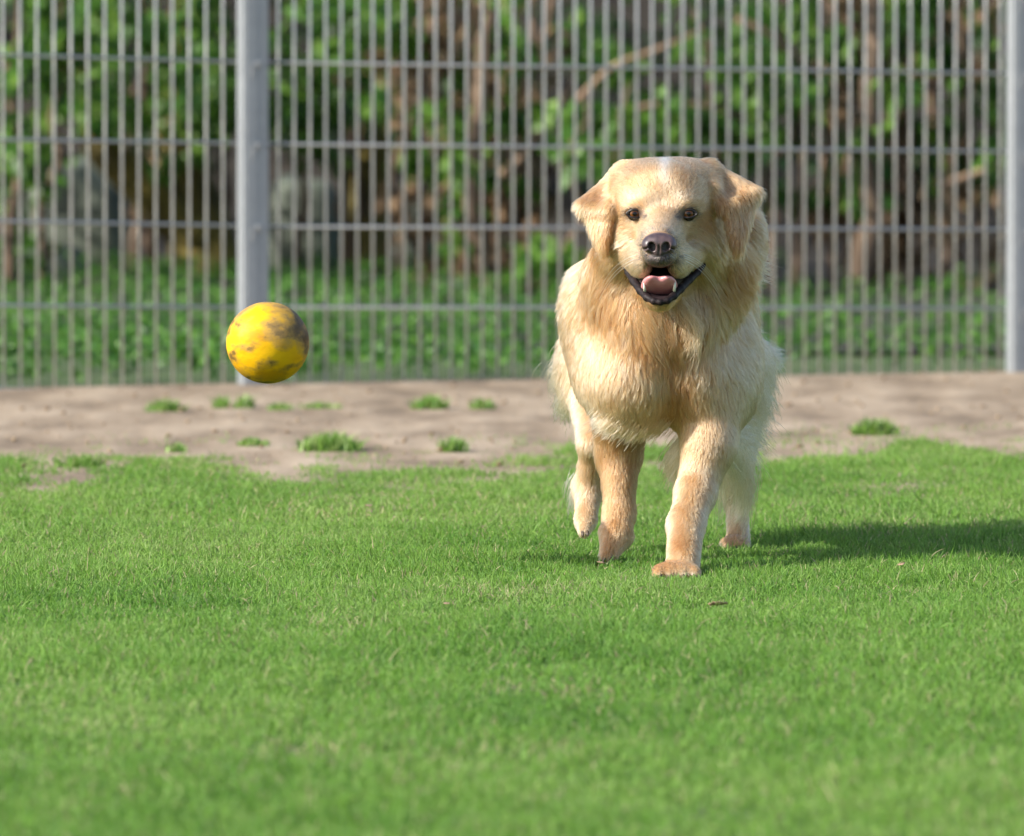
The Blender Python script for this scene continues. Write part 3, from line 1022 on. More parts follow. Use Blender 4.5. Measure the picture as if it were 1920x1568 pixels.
def tri(a, b, c, r):
    """thick rounded triangle"""
    a, b, c = P(*a), P(*b), P(*c); r = r * PX
    def f(X, Y, Z):
        p = np.stack(np.broadcast_arrays(X, Y, Z), -1).astype(np.float64)
        ba, cb, ac = b - a, c - b, a - c
        n = np.cross(ba, ac)
        pa, pb, pc = p - a, p - b, p - c
        s = np.sign(pa @ np.cross(ba, n)) + np.sign(pb @ np.cross(cb, n)) + np.sign(pc @ np.cross(ac, n))
        def seg(v, e): 
            t = np.clip((v @ e) / (e @ e), 0, 1)
            w = v - t[..., None] * e
            return (w * w).sum(-1)
        de = np.minimum(np.minimum(seg(pa, ba), seg(pb, cb)), seg(pc, ac))
        dp = (pa @ n) ** 2 / (n @ n)
        return np.sqrt(np.where(s < 2.0, de, dp)) - r
    pts = np.array([a, b, c])
    return dict(f=f, bb=(pts.min(0) - r, pts.max(0) + r), c=pts.mean(0))


def V(x, y, z):
    v = np.array([x, y, z], float)
    return v / np.linalg.norm(v)


def build_dog():
    xs = np.arange(0.045, 0.505, 0.003)
    ys = np.concatenate([np.arange(16.08, 16.52, 0.003), np.arange(16.52, 17.66, 0.007)])
    zs = np.arange(-0.03, 0.735, 0.003)
    fd = Field(xs, ys, zs)
    regs = []       # (primitive, hair length, flow direction or None for the head whorl, lift, colour mix)

    def add(prim, k, L=None, flow=None, lift=0.3, tone=0.5, dens=1.0):
        fd.put(prim, k)
        if L is not None: regs.append((prim, L, flow, lift, tone, dens))

    # trunk
    add(ell(1250, 600, 16.82, 172, 165, 330), 0.03, .032, V(0, .6, -.8), .28, .40)
    add(ell(1255, 600, 17.12, 158, 150, 190), 0.04, .045, V(0, .4, -.9), .30, .30)
    add(cone((1250, 430, 16.52, 100), (1246, 620, 16.58, 152)), 0.04, .045, V(0, .5, -.85), .30, .55)
    add(ell(1132, 650, 16.55, 62, 112, 120), 0.05, .032, V(-.3, .3, -.85), .30, .46)
    add(ell(1338, 690, 16.54, 88, 125, 120), 0.05, .030, V(.35, .3, -.85), .28, .5)
    add(ell(1240, 600, 16.44, 118, 92, 95), 0.05, .046, V(0, -.05, -1), .24, .62)
    add(ell(1188, 708, 16.455, 96, 92, 106), 0.05, .034, V(-.05, 0, -1), .2, .44)
    add(ell(1302, 704, 16.465, 66, 88, 92), 0.04, .030, V(.1, 0, -1), .2, .5)
    add(ell(1128, 570, 16.58, 58, 80, 90), 0.05, .045, V(-.5, .3, -.8), .42, .4)
    add(ell(1386, 450, 16.54, 44, 66, 60), 0.04, .032, V(.4, .4, -.8), .35, .6)
    # thighs, hind legs
    add(ell(1098, 690, 17.0, 50, 84, 125), 0.04, .040, V(-.25, .5, -.8), .34, .24)
    add(ell(1392, 700, 17.0, 48, 76, 125), 0.04, .042, V(.3, .5, -.8), .34, .24)
    add(cone((1112, 745, 16.92, 46), (1112, 830, 16.76, 23)), 0.03, .018, V(0, .3, -.95), .2, .25)
    add(cone((1112, 830, 16.76, 23), (1103, 915, 16.80, 24)), 0.02, .015, V(-.1, .1, -1), .3, .3)
    add(cone((1103, 915, 16.80, 26), (1098, 975, 16.76, 18)), 0.02, .012, V(0, 0, -1), .28, .3)
    add(cone((1098, 975, 16.76, 17), (1095, 996, 16.735, 12)), 0.015, .007, V(0, -.2, -1), .15, .25)
    add(cone((1388, 770, 16.97, 40), (1380, 860, 16.88, 26)), 0.03, .022, V(.2, .4, -.9), .3, .2)
    add(cone((1380, 860, 16.88, 26), (1382, 935, 17.02, 21)), 0.02, .014, V(.1, .3, -1), .25, .2)
    add(cone((1382, 935, 17.02, 21), (1384, 1005, 16.97, 21)), 0.02, .010, V(0, 0, -1), .2, .2)
    add(ell(1379, 1018, 16.945, 27, 15, 38), 0.012, .012, V(0, -.5, -.7), .28, .2)
    for tx in (1363, 1378, 1393): add(ell(tx, 1023, 16.915, 9, 9, 14), 0.008, .009, V(0, -.5, -.7), .28, .25)
    # tail, swung out behind
    add(cone((1270, 500, 17.28, 30), (1370, 600, 17.42, 26)), 0.03, .05, V(.6, .3, -.6), .3, .3)
    add(cone((1370, 600, 17.42, 24), (1432, 664, 17.45, 10)), 0.02, .045, V(.9, .0, -.3), .25, .05)
    # planted fore leg
    add(cone((1338, 730, 16.47, 62), (1330, 830, 16.43, 47)), 0.05, .016, V(.1, .3, -.95), .22, .45)
    add(cone((1330, 830, 16.43, 46), (1304, 925, 16.40, 35)), 0.02, .013, V(-.1, .2, -1), .3, .42)
    add(cone((1304, 925, 16.39, 35), (1286, 985, 16.345, 31)), 0.015, .011, V(-.1, .1, -1), .28, .38)
    add(cone((1286, 985, 16.345, 31), (1281, 1050, 16.27, 29)), 0.015, .010, V(0, 0, -1), .28, .40)
    add(ell(1268, 1070, 16.24, 44, 17, 46), 0.015, .008, V(0, -.7, -.5), .15, .4)
    for tx, tr in ((1236, 12), (1257, 13), (1280, 13), (1301, 12)): add(ell(tx, 1074, 16.212, tr, 11.5, 20), 0.007, .007, V(0, -.7, -.6), .3, .3)
    # lifted fore leg, drawn back under the chest; its shade is partly put into deeper gold
    add(cone((1165, 755, 16.57, 58), (1160, 850, 16.61, 39)), 0.03, .020, V(0, .2, -1), .3, .72)
    add(cone((1160, 850, 16.60, 38), (1161, 960, 16.57, 26)), 0.02, .013, V(0, .1, -1), .28, .74)
    add(cone((1161, 960, 16.57, 27), (1156, 997, 16.55, 28)), 0.015, .012, V(0, .1, -1), .28, .68)
    add(cone((1154, 1000, 16.55, 27), (1135, 1044, 16.51, 9)), 0.012, .012, V(-.3, -.1, -.9), .32, .6)
    add(cone((1166, 1006, 16.55, 18), (1151, 1037, 16.52, 9)), 0.008, .012, V(-.3, -.1, -.9), .32, .6)
    # head
    add(ell(1246, 381, 16.385, 93, 84, 105), 0.03, .011, None, .20, .48)
    add(ell(1243, 366, 16.325, 82, 58, 60), 0.03, .009, None, .20, .48)
    add(ell(1194, 345, 16.40, 50, 38, 70), 0.03, .011, None, .20, .48)
    add(ell(1300, 341, 16.40, 50, 38, 70), 0.03, .011, None, .22, .4)
    add(ell(1180, 446, 16.385, 40, 55, 75), 0.045, .030, V(-.35, .6, -.65), .35, .4)
    add(ell(1308, 446, 16.385, 42, 57, 75), 0.045, .032, V(.45, .6, -.6), .35, .55)
    add(cone((1241, 528, 16.385, 46), (1237, 554, 16.228, 29)), 0.025, .009, V(0, .6, -.6), .25, .45)
    # ruff under the cheeks
    add(ell(1166, 515, 16.44, 58, 62, 60), 0.06, .050, V(-.25, .2, -.9), .34, .6)
    add(ell(1340, 508, 16.44, 60, 68, 60), 0.06, .055, V(.5, .3, -.7), .36, .66)
    pre = None
    add(ell(1170, 474, 16.38, 34, 30, 50), 0.04, .022, V(-.35, .6, -.65), .35, .4)
    add(ell(1314, 472, 16.38, 34, 30, 50), 0.04, .024, V(.45, .6, -.6), .35, .5)
    # mouth opening cut out of the lower face
    mouth = ell(1240, 512, 16.20, 60, 47, 105)
    fd.put(mouth, 0.008, 'cut')
    FLEW = []
    def fl_(p_): FLEW.append(p_); return p_
    # muzzle and hanging upper lips over it
    add(fl_(cone((1241, 424, 16.30, 48), (1237, 459, 16.195, 35))), 0.025, .010, None, .26, .30)
    add(fl_(ell(1199, 487, 16.250, 22, 33, 56, yaw=12)), 0.014, .010, None, .28, .12)
    add(fl_(ell(1275, 487, 16.250, 22, 33, 56, yaw=-12)), 0.014, .010, None, .28, .25)
    add(fl_(ell(1186, 485, 16.315, 20, 20, 46)), 0.02, .011, None, .28, .2)
    add(fl_(ell(1297, 483, 16.315, 21, 20, 46)), 0.02, .011, None, .28, .3)
    add(fl_(ell(1237, 482, 16.185, 25, 16, 26)), 0.012, .006, None, .3, .3)
    # brow ridges
    add(ell(1197, 382, 16.295, 24, 12, 28, tilt=-6), 0.03, .008, None, .25, .3)
    add(ell(1284, 382, 16.295, 24, 12, 28, tilt=6), 0.03, .008, None, .25, .3)
    # ears: folded flaps blown slightly out
    el = dict(L=.020, flow=V(-.45, -.1, -.85), lift=.2, tone=.55)
    add(cone((1172, 324, 16.40, 15), (1097, 382, 16.362, 9)), 0.02, .014, V(-.7, -.1, -.5), .18, .45)
    add(tri((1170, 330, 16.40), (1094, 384, 16.36), (1142, 395, 16.335), 9), 0.012, **el)
    add(tri((1096, 386, 16.36), (1146, 385, 16.332), (1131, 462, 16.322), 8.5), 0.012, .022, V(.15, -.1, -1), .2, .6)
    add(tri((1172, 322, 16.40), (1142, 390, 16.335), (1162, 360, 16.335), 10), 0.016, .012, V(-.5, -.1, -.8), .2, .45)
    add(cone((1330, 318, 16.40, 15), (1412, 359, 16.382, 9)), 0.02, .014, V(.7, -.1, -.5), .18, .5)
    add(tri((1334, 324, 16.40), (1414, 361, 16.38), (1358, 392, 16.335), 9), 0.012, .020, V(.5, -.1, -.8), .2, .6)
    add(tri((1412, 364, 16.38), (1356, 382, 16.332), (1383, 463, 16.322), 8.5), 0.012, .024, V(-.1, -.1, -1), .2, .75)
    add(tri((1330, 318, 16.40), (1354, 386, 16.335), (1338, 352, 16.335), 10), 0.016, .012, V(.4, -.1, -.8), .2, .5)

    verts, quads = fd.mesh()
    # relax the lattice a little
    e = np.concatenate([quads[:, [0, 1]], quads[:, [1, 2]], quads[:, [2, 3]], quads[:, [3, 0]]])
    e = np.concatenate([e, e[:, ::-1]])
    deg = np.bincount(e[:, 0], minlength=len(verts))[:, None]
    for it in range(3):
        s_ = np.zeros_like(verts)
        for q in range(3): s_[:, q] = np.bincount(e[:, 0], verts[e[:, 1], q], len(verts))
        verts = verts * 0.5 + 0.5 * s_ / np.maximum(deg, 1)
    # vertex normals
    fn = np.cross(verts[quads[:, 2]] - verts[quads[:, 0]], verts[quads[:, 3]] - verts[quads[:, 1]])
    vn = np.zeros_like(verts)
    for c in range(4):
        for q in range(3): vn[:, q] += np.bincount(quads[:, c], fn[:, q], len(verts))
    vn = normalize(vn)

    base = P(1250, 1050, 16.6); base[2] = 0.0
    dog = empty('golden_retriever', tuple(base))
    tag(dog, 'cream and golden long haired dog running open mouthed towards the yellow ball', 'dog')

    upx, upy = unP(verts)

    def surf_at(px, py, r=5):
        m = (np.hypot(upx - px, upy - py) < r)
        return float(verts[m, 1].min())

    # ---- per-vertex fur description
    nv = len(verts)
    W = np.zeros(nv); Ls = np.zeros(nv); Fl = np.zeros((nv, 3)); Li = np.zeros(nv); To = np.zeros(nv)
    nose_c = P(1236, 450, 16.14)
    radial = normalize(verts - nose_c)
    sig = 0.013
    for prim, L, flow, lift, tone, dens in regs:
        lo, hi = prim['bb']
        near = np.all((verts > np.asarray(lo) - 0.05) & (verts < np.asarray(hi) + 0.05), 1)
        i = np.nonzero(near)[0]
        if not len(i): continue
        q = verts[i]
        dd = prim['f'](q[:, 0], q[:, 1], q[:, 2])
        w = np.exp(-np.clip(dd + 0.01, 0, 0.2) / sig * 1.5)
        W[i] += w; Ls[i] += w * L; Li[i] += w * lift; To[i] += w * tone
        Fl[i] += w[:, None] * (radial[i] if flow is None else flow)
    W = np.maximum(W, 1e-9)
    Ls /= W; Li /= W; To /= W; Fl = normalize(Fl)
    frontal = vn[:, 1] < 0.3

    def spot(px, py, rx, ry, d0=16.0, d1=17.6):
        q = ((upx - px) / rx) ** 2 + ((upy - py) / ry) ** 2
        return np.exp(-q) * ((verts[:, 1] > d0) & (verts[:, 1] < d1))

    # colour map: 0 cream ... 1 deep gold, from the markings of this dog, plus shade painted in below one ear and on the lifted leg
    tone = To + 0.09
    for px, py, rx, ry, amt, a, b in [
        (1198, 330, 30, 18, .20, 16, 16.5), (1288, 335, 32, 18, .20, 16, 16.5),     # warm forehead
        (1245, 300, 9, 22, -.6, 16, 16.6),                                            # white blaze on the crown
        (1205, 372, 14, 10, -.25, 16, 16.4), (1270, 372, 14, 10, -.25, 16, 16.4),    # pale eyebrows
        (1190, 388, 20, 8, .25, 16, 16.4), (1296, 386, 20, 8, .3, 16, 16.4),
        (1165, 415, 14, 18, .15, 16, 16.5), (1320, 418, 22, 18, .35, 16, 16.5),
        (1200, 450, 25, 25, -.2, 16, 16.4), (1290, 470, 25, 25, -.2, 16, 16.4),
        (1132, 462, 13, 26, .8, 16, 16.5), (1380, 445, 15, 45, .7, 16, 16.5), (1355, 395, 10, 45, .7, 16, 16.5), (1146, 420, 7, 40, .5, 16, 16.5),
        (1150, 350, 9, 34, .3, 16, 16.6),
        (1392, 505, 36, 34, .6, 16, 16.7), (1130, 580, 45, 40, .25, 16, 16.7),  # first entry: the ear's cast shadow on the neck, painted as gold
        (1235, 625, 70, 38, .38, 16, 16.6), (1270, 740, 26, 75, .45, 16, 16.7),
        (1200, 640, 40, 26, .2, 16, 16.6), (1130, 720, 45, 60, -.15, 16, 16.8),
        (1215, 800, 60, 22, .15, 16, 16.7), (1325, 850, 30, 20, .2, 16, 16.6),
        (1285, 1015, 30, 16, .22, 16, 16.5), (1380, 700, 50, 90, -.25, 16, 17.4),
        (1290, 1072, 20, 12, -.35, 16, 16.4),
    ]:
        tone += amt * spot(px, py, rx, ry, a, b)
    tone = np.clip(tone, 0, 1)

    # fur length map
    Ls *= 1 - 0.25 * spot(1237, 470, 40, 30, 16, 16.25)
    Ls *= 1 - 0.7 * (spot(1190, 401, 26, 16, 16, 16.36) + spot(1291, 401, 26, 16, 16, 16.36))
    Ls *= 1 - 0.2 * spot(1240, 420, 40, 45, 16, 16.33)
    

    # where no fur grows: eyes, nose, inside of the mouth
    mq = mouth['f'](verts[:, 0], verts[:, 1], verts[:, 2])
    flews = np.min([q_['f'](verts[:, 0], verts[:, 1], verts[:, 2]) for q_ in FLEW], 0)
    outer = (flews < 0.006) & (verts[:, 1] < 16.275)
    inside = ~outer * sstep(0.0045, 0.0015, mq) * (verts[:, 1] > 16.1) * ((upy > 499 - 18 * ((upx - 1240) / 62) ** 2))
    lpx = np.array([q_[0] for q_ in LIPP]); lpy = np.array([q_[1] for q_ in LIPP])
    inU = (upx > 1176) & (upx < 1316) & (upy > 502) & (upy < np.interp(upx, lpx, lpy) + 2) & (flews > .0035) & (verts[:, 1] < 16.36)
    inside = np.maximum(inside, inU)
    lip = sstep(0.010, 0.004, mq) * (upy > 512) * ~outer
    bare = inside.copy()
    bare = np.maximum(bare, (np.hypot((upx - 1191) / 18, (upy - 401) / 10) < 1) * (verts[:, 1] < 16.4))
    bare = np.maximum(bare, (np.hypot((upx - 1290) / 18, (upy - 401) / 10) < 1) * (verts[:, 1] < 16.4))
    bare = np.maximum(bare, (np.hypot((upx - 1236) / 31, (upy - 457) / 22) < 1) * (verts[:, 1] < 16.25))
    chin = (upx > 1176) & (upx < 1316) & (upy > 500) & (upy < np.interp(upx, lpx, lpy) + 7) & (flews > .0035) & (verts[:, 1] < 16.36)
    bare = np.maximum(bare, chin)
    # dark skin: lips, under the nose, eye rims; plus the painted darkness of the mouth hollow
    darkv = np.clip(inside + 1.5 * spot(1237, 489, 26, 13, 16, 16.26) + 0.55 * lip
                    + 1.5 * spot(1236, 459, 27, 20, 16, 16.25), 0, 1)
    for ex in (1190, 1291):
        darkv = np.maximum(darkv, np.exp(-((np.hypot((upx - ex) / 19, (upy - 401) / 11.5)) ** 4)) * (verts[:, 1] < 16.4))
    inn = 12
    darkv = np.maximum(darkv, .75 * spot(1208, 407, 7, 5, 16, 16.4)); darkv = np.maximum(darkv, .75 * spot(1272, 407, 8, 6, 16, 16.4))

    CREAM = np.array([0.575, 0.402, 0.250]); SAND = np.array([0.47, 0.276, 0.137]); GOLD = np.array([0.30, 0.135, 0.045]); DARK = np.array([0.035, 0.026, 0.026])
    def colour(t):
        t = t[:, None]
        return np.where(t < 0.5, CREAM + (SAND - CREAM) * t * 2, SAND + (GOLD - SAND) * (t * 2 - 1))
    vc = colour(tone) * 0.9
    vc = vc * (1 - darkv[:, None]) + DARK * darkv[:, None]
    vc = np.where(inside[:, None] > .5, np.array([.022, .012, .014]), vc)  # the mouth hollow's darkness is put into the colour as near-black
    deep = sstep(16.205, 16.25, verts[:, 1]) * inside

    # ---- skin mesh
    m_skin, nt, b = mat_new('dog_skin')
    a = N(nt, 'ShaderNodeAttribute', attribute_name='tint')
    nt.links.new(a.outputs['Color'], b.inputs['Base Color']); b.inputs['Roughness'].default_value = 0.55
    body = link_mesh('body', verts, quads.tolist(), m_skin, dog)
    at = body.data.attributes.new('tint', 'FLOAT_COLOR', 'POINT')
    at.data.foreach_set('color', np.column_stack([vc, np.ones(nv)]).astype(np.float32).ravel())

    # ---- fur
    m_fur = bpy.data.materials.new('dog_fur'); m_fur.use_nodes = True
    nt = m_fur.node_tree; nt.nodes.remove(nt.nodes['Principled BSDF'])
    h = nt.nodes.new('ShaderNodeBsdfHairPrincipled')
    h.parametrization = 'COLOR'
    a = N(nt, 'ShaderNodeAttribute', attribute_name='tint')
    nt.links.new(a.outputs['Color'], h.inputs['Color'])
    h.inputs['Roughness'].default_value = 0.45; h.inputs['Radial Roughness'].default_value = 0.7; h.inputs['Coat'].default_value = 0.0
    h.inputs['Random Roughness'].default_value = 0.2
    nt.links.new(h.outputs[0], nt.nodes['Material Output'].inputs['Surface'])

    tris = np.concatenate([quads[:, [0, 1, 2]], quads[:, [0, 2, 3]]])
    A = verts[tris[:, 0]]; B = verts[tris[:, 1]]; C = verts[tris[:, 2]]
    area = 0.5 * np.linalg.norm(np.cross(B - A, C - A), axis=1)
    tc = (A + B + C) / 3
    Lt = Ls[tris].mean(1)
    # short fur grows denser than long fur; the far side a little thinner
    wgt = area * np.clip(0.022 / np.maximum(Lt, 0.004), 0.5, 3.2) * np.where(tc[:, 1] < 16.75, 1.0, 0.55) * np.where(vn[tris[:, 0], 1] > 0.5, 0.45, 1.0)
    wgt *= (1 - bare[tris].max(1))
    NH = FUR_N
    ti = rng.choice(len(tris), NH, p=wgt / wgt.sum())
    r1 = np.sqrt(rng.random(NH)); r2 = rng.random(NH)
    bc = np.column_stack([1 - r1, r1 * (1 - r2), r1 * r2])
    def ip(arr):
        v = arr[tris[ti]]
        return (v * (bc[:, :, None] if v.ndim == 3 else bc)).sum(1)
    root = ip(verts); nrm = normalize(ip(vn)); flow = ip(Fl); L = ip(Ls); lift = ip(Li); tn = ip(tone); dk = ip(darkv)
    # clumps: every strand leans to the tip of its lock
    cell = np.clip(L * 0.17, 0.0026, 0.008)
    lvl = np.round(np.log2(cell / 0.002) * 1.5).astype(int)
    cs_ = 0.002 * 2 ** (lvl / 1.5)
    jit = root + nrm * 0
    key = np.floor(jit / cs_[:, None]).astype(np.int64)
    hk = (key[:, 0] * 73856093) ^ (key[:, 1] * 19349663) ^ (key[:, 2] * 83492791) ^ (lvl * 2654435761)
    uq, inv = np.unique(hk, return_inverse=True)
    nc = len(uq)
    cnt = np.bincount(inv, minlength=nc)
    crand = rng.normal(0, 1, (nc, 3)); crand1 = rng.random(nc)
    ccen = np.stack([np.bincount(inv, root[:, q], nc) / cnt for q in range(3)], 1)
    # broad waves in the coat turn the locks
    def n3(p, s, seed): return fbm(p[:, 0] * s + p[:, 1] * s * 0.6 + 31 * seed, p[:, 2] * s - p[:, 1] * s * 0.4 + 17 * seed, seed, 2)
    wv = np.stack([n3(root, 14, 1), n3(root, 14, 2) * 0.5, n3(root, 14, 3)], 1) * 0.9
    wv2 = np.stack([n3(root, 45, 4), n3(root, 45, 5) * .5, n3(root, 45, 6)], 1) * 0.6
    shag = sstep(0.008, 0.035, L)[:, None]
    fl = flow + (wv + wv2 * .7) * (0.16 + 0.42 * shag) + crand[inv] * (0.05 + 0.08 * shag) + rng.normal(0, 1, (NH, 3)) * (0.05 + 0.0 * shag)
    tang = fl - nrm * (fl * nrm).sum(1, keepdims=True)
    tang = normalize(tang)
    L = L * (0.7 + 0.45 * rng.random(NH)) * (0.82 + 0.36 * crand1[inv])
    SEG = 6
    pts = np.zeros((NH, SEG, 3)); p = root + nrm * 0.0002
    gdir = np.array([0, 0.25, -1.0])
    up = np.clip(lift * .88 + 0.05 * rng.normal(0, 1, NH), 0.16, 0.8)[:, None]
    pts[:, 0] = p
    for k in range(1, SEG):
        t = k / (SEG - 1)
        ang = up * (1.5 - 1.1 * t)
        d = normalize(tang + nrm * ang + gdir * shag * 0.25 * t)
        p = p + d * (L / (SEG - 1))[:, None]
        pts[:, k] = p
    ctip = np.stack([np.bincount(inv, pts[:, -1, q], nc) / cnt for q in range(3)], 1)
    off = ctip[inv] - pts[:, -1]
    pull = (0.18 + 0.42 * crand1[inv])[:, None] * (0.38 + 0.62 * shag)
    for k in range(1, SEG):
        t = k / (SEG - 1)
        pts[:, k] += off * pull * t ** 1.5
    # curl
    ph = crand1[inv] * 6.28
    side = np.cross(tang, nrm)
    for k in range(1, SEG):
        t = k / (SEG - 1)
        pts[:, k] += side * (np.sin(ph + t * (3 + 3 * crand1[inv])) * L * 0.08 * t)[:, None] * shag
    rad = (0.00021 + 0.00008 * sstep(0.006, 0.04, L))[:, None] * np.array([1, 1, .95, .85, .65, .25])[None]
    tnh = np.clip(tn + 0.13 * crand[inv, 0] * (0.7 + 0.3 * shag[:, 0]) + 0.24 * n3(root, 30, 8) * (0.5 + 0.5 * shag[:, 0]) + .2 * n3(root, 90, 9) + rng.normal(0, .09, NH), 0, 1)
    hc = colour(tnh) * rng.uniform(0.84, 1.08, (NH, 1)) * (1 + .09 * crand[inv, 1:2])
    blz = ip(spot(1246, 302, 9, 26, 16, 16.6) + .35 * spot(1246, 345, 8, 30, 16, 16.6))[:, None]
    hc = hc + (np.array([.68, .58, .46]) - hc) * np.clip(blz * .6, 0, 1)
    isd = rng.random(NH) < dk * 0.92
    hc[isd] = DARK * rng.uniform(.6, 1.8, (isd.sum(), 1))

    # ---- loose wisps and feathering (start, end in the photo, depth, spread, count, droop)
    wis_p, wis_r, wis_c = [], [], []
    def wisp(a, b, n, sa, sb, bend=(0, 0), t0=.12, dsp=.02, thick=0.0003, sy=1.6):
        n = int(n)
        s0 = P(np.array(a[0]) + rng.normal(0, sa, n), np.array(a[1]) + rng.normal(0, sa * sy, n), a[2] + rng.normal(0, dsp, n))
        lock = rng.integers(0, max(2, n // 14), n)
        lo = rng.normal(0, 1, (max(2, n // 14), 2))
        dx = b[0] - a[0] + lo[lock, 0] * sb * .6 + rng.normal(0, sb * .2, n)
        dy = b[1] - a[1] + lo[lock, 1] * sb * .4 + rng.normal(0, sb * .3, n)
        s1 = s0 + np.stack([dx * PX, np.full(n, b[2] - a[2]) + rng.normal(0, .006, n), -dy * PX], 1)
        f = rng.uniform(.55, 1.08, n)[:, None]
        s1 = s0 + (s1 - s0) * f
        bd = np.array([bend[0], 0, -bend[1]]) * PX
        t = np.linspace(0, 1, SEG)
        q = s0[:, None] + (s1 - s0)[:, None] * t[None, :, None] + (np.sin(t * math.pi)[None, :, None] * bd) * rng.uniform(.5, 1.3, n)[:, None, None]
        wis_p.append(q); wis_r.append(np.full(n, thick)[:, None] * np.array([1, 1, .95, .85, .6, .2])[None])
        wis_c.append(colour(np.clip(t0 + rng.normal(0, .1, n), 0, 1)) * rng.uniform(.9, 1.05, (n, 1)))
    # elbow feathers of the planted leg
    wisp((1282, 842, 16.47), (1256, 895, 16.50), 800, 9, 5, (-5, 0), .15)
    wisp((1298, 850, 16.49), (1268, 905, 16.52), 500, 9, 6, (-4, 0), .2)
    wisp((1362, 830, 16.52), (1386, 905, 16.6), 300, 9, 14, (10, -6), .15)
    wisp((1384, 815, 16.6), (1428, 862, 16.66), 120, 10, 14, (8, -10), .08)
    wisp((1382, 850, 16.62), (1394, 960, 16.68), 380, 10, 10, (14, 0), .15)
    wisp((1388, 895, 16.7), (1378, 985, 16.74), 260, 9, 10, (16, 0), .12)
    wisp((1366, 870, 16.7), (1356, 970, 16.75), 200, 10, 12, (0, 0), .25)
    wisp((1395, 840, 16.66), (1440, 895, 16.7), 40, 8, 16, (10, -10), .02, thick=.00022)
    # belly and flank fringe on the shaded side
    wisp((1422, 740, 16.8), (1440, 780, 16.85), 420, 12, 11, (4, 3), .02)
    wisp((1410, 785, 16.8), (1434, 820, 16.85), 320, 12, 12, (2, 6), .05)
    wisp((1430, 690, 16.85), (1450, 735, 16.9), 320, 12, 9, (4, 2), .05)
    # tail tip
    wisp((1426, 660, 17.45), (1468, 674, 17.46), 420, 6, 4, (0, 5), .0, thick=.0004)
    # haunch fluff on the lit side
    wisp((1060, 690, 16.98), (1046, 722, 17.0), 1100, 10, 6, (-4, 0), .08)
    wisp((1064, 745, 16.97), (1058, 772, 16.99), 700, 10, 6, (-3, 3), .08)
    # chest fringe between the legs
    wisp((1152, 784, 16.42), (1136, 802, 16.43), 1500, 16, 5, (-2, 3), .35, dsp=.012, sy=.7)
    wisp((1190, 790, 16.42), (1178, 810, 16.43), 1700, 17, 5, (-3, 4), .45, dsp=.012, sy=.7)
    wisp((1226, 788, 16.43), (1208, 806, 16.44), 1500, 14, 5, (-3, 4), .5, dsp=.012, sy=.7)
    # the curl below the throat and locks of the ruff
    wisp((1282, 590, 16.36), (1296, 662, 16.36), 380, 9, 5, (14, 0), .7, dsp=.008)
    wisp((1215, 590, 16.35), (1245, 645, 16.36), 380, 16, 9, (0, 6), .6, dsp=.008)
    wisp((1160, 560, 16.42), (1140, 640, 16.43), 420, 16, 12, (6, 0), .6, dsp=.01)
    wisp((1330, 560, 16.42), (1330, 640, 16.43), 420, 18, 12, (-6, 0), .65, dsp=.01)
    wisp((1400, 480, 16.5), (1440, 505, 16.54), 420, 12, 10, (2, 6), .55)
    # ear fringes
    wisp((1410, 364, 16.372), (1416, 386, 16.372), 260, 5, 3, (3, 0), .3, dsp=.004, sy=.8)
    wisp((1100, 386, 16.352), (1092, 406, 16.352), 260, 5, 3, (-3, 0), .3, dsp=.004, sy=.8)
    wisp((1385, 460, 16.325), (1388, 486, 16.33), 160, 5, 4, (0, 0), .75, dsp=.006)
    wisp((1130, 458, 16.32), (1131, 480, 16.325), 160, 4, 3, (0, 0), .75, dsp=.006)
    # hock feathers
    wisp((1085, 905, 16.83), (1074, 955, 16.84), 200, 8, 5, (-4, 0), .1)
    fpts = np.concatenate([pts] + wis_p); frad = np.concatenate([rad] + wis_r); fcol = np.clip(np.concatenate([hc] + wis_c), 0, .95)
    fur = curves_obj('fur', fpts, frad, fcol, m_fur, dog)
    tag(fur, kind='stuff')

    # whiskers
    wp = []
    for sx, y0 in ((1, 0), (1, 8), (1, 14), (1, 4), (-1, 2), (-1, 10), (-1, 16)):
        a0 = P(1237 + sx * (44 + y0 * .4), 476 + y0, surf_at(1237 + sx * 40, 478 + y0, 8) + .004)
        e0 = P(1237 + sx * (44 + 62 + y0 * .5), 476 + y0 * 2.2 + 52, 16.27)
        md = (a0 + e0) / 2 + np.array([sx * .008, -.01, .014])
        t = np.linspace(0, 1, 8)[:, None]
        wp.append((1 - t) ** 2 * a0 + 2 * t * (1 - t) * md + t ** 2 * e0)
    wp = np.array(wp)
    w_o = curves_obj('whiskers', wp, np.full(wp.shape[:2], .00035) * np.linspace(1, .4, 8)[None], np.full((len(wp), 3), .8), m_fur, dog)
    tag(w_o, kind='stuff')

    # ---- nose
    def fine(name, prims, cuts, mat, step, k=.006, kc=.003, parent=dog):
        bb = np.array([p_['bb'][0] for p_ in prims]).min(0) - .004, np.array([p_['bb'][1] for p_ in prims]).max(0) + .004
        g = Field(*[np.arange(bb[0][q], bb[1][q] + step, step) for q in range(3)])
        for p_ in prims: g.put(p_, k)
        for p_ in cuts: g.put(p_, kc, 'cut')
        v, f = g.mesh()
        return link_mesh(name, v, f.tolist(), mat, parent, origin=v.mean(0))

    m_nose, nt, b = mat_new('nose_leather')
    n1 = noise_tex(nt, 260, 3)
    n2 = noise_tex(nt, 45, 2)
    nt.links.new(ramp(nt, n2, [(.35, (.045, .032, .036)), (.65, (.13, .082, .082))]), b.inputs['Base Color'])
    b.inputs['Roughness'].default_value = 0.38; bump(nt, b, n1, .35, .001)
    nd = surf_at(1236, 455) + .010
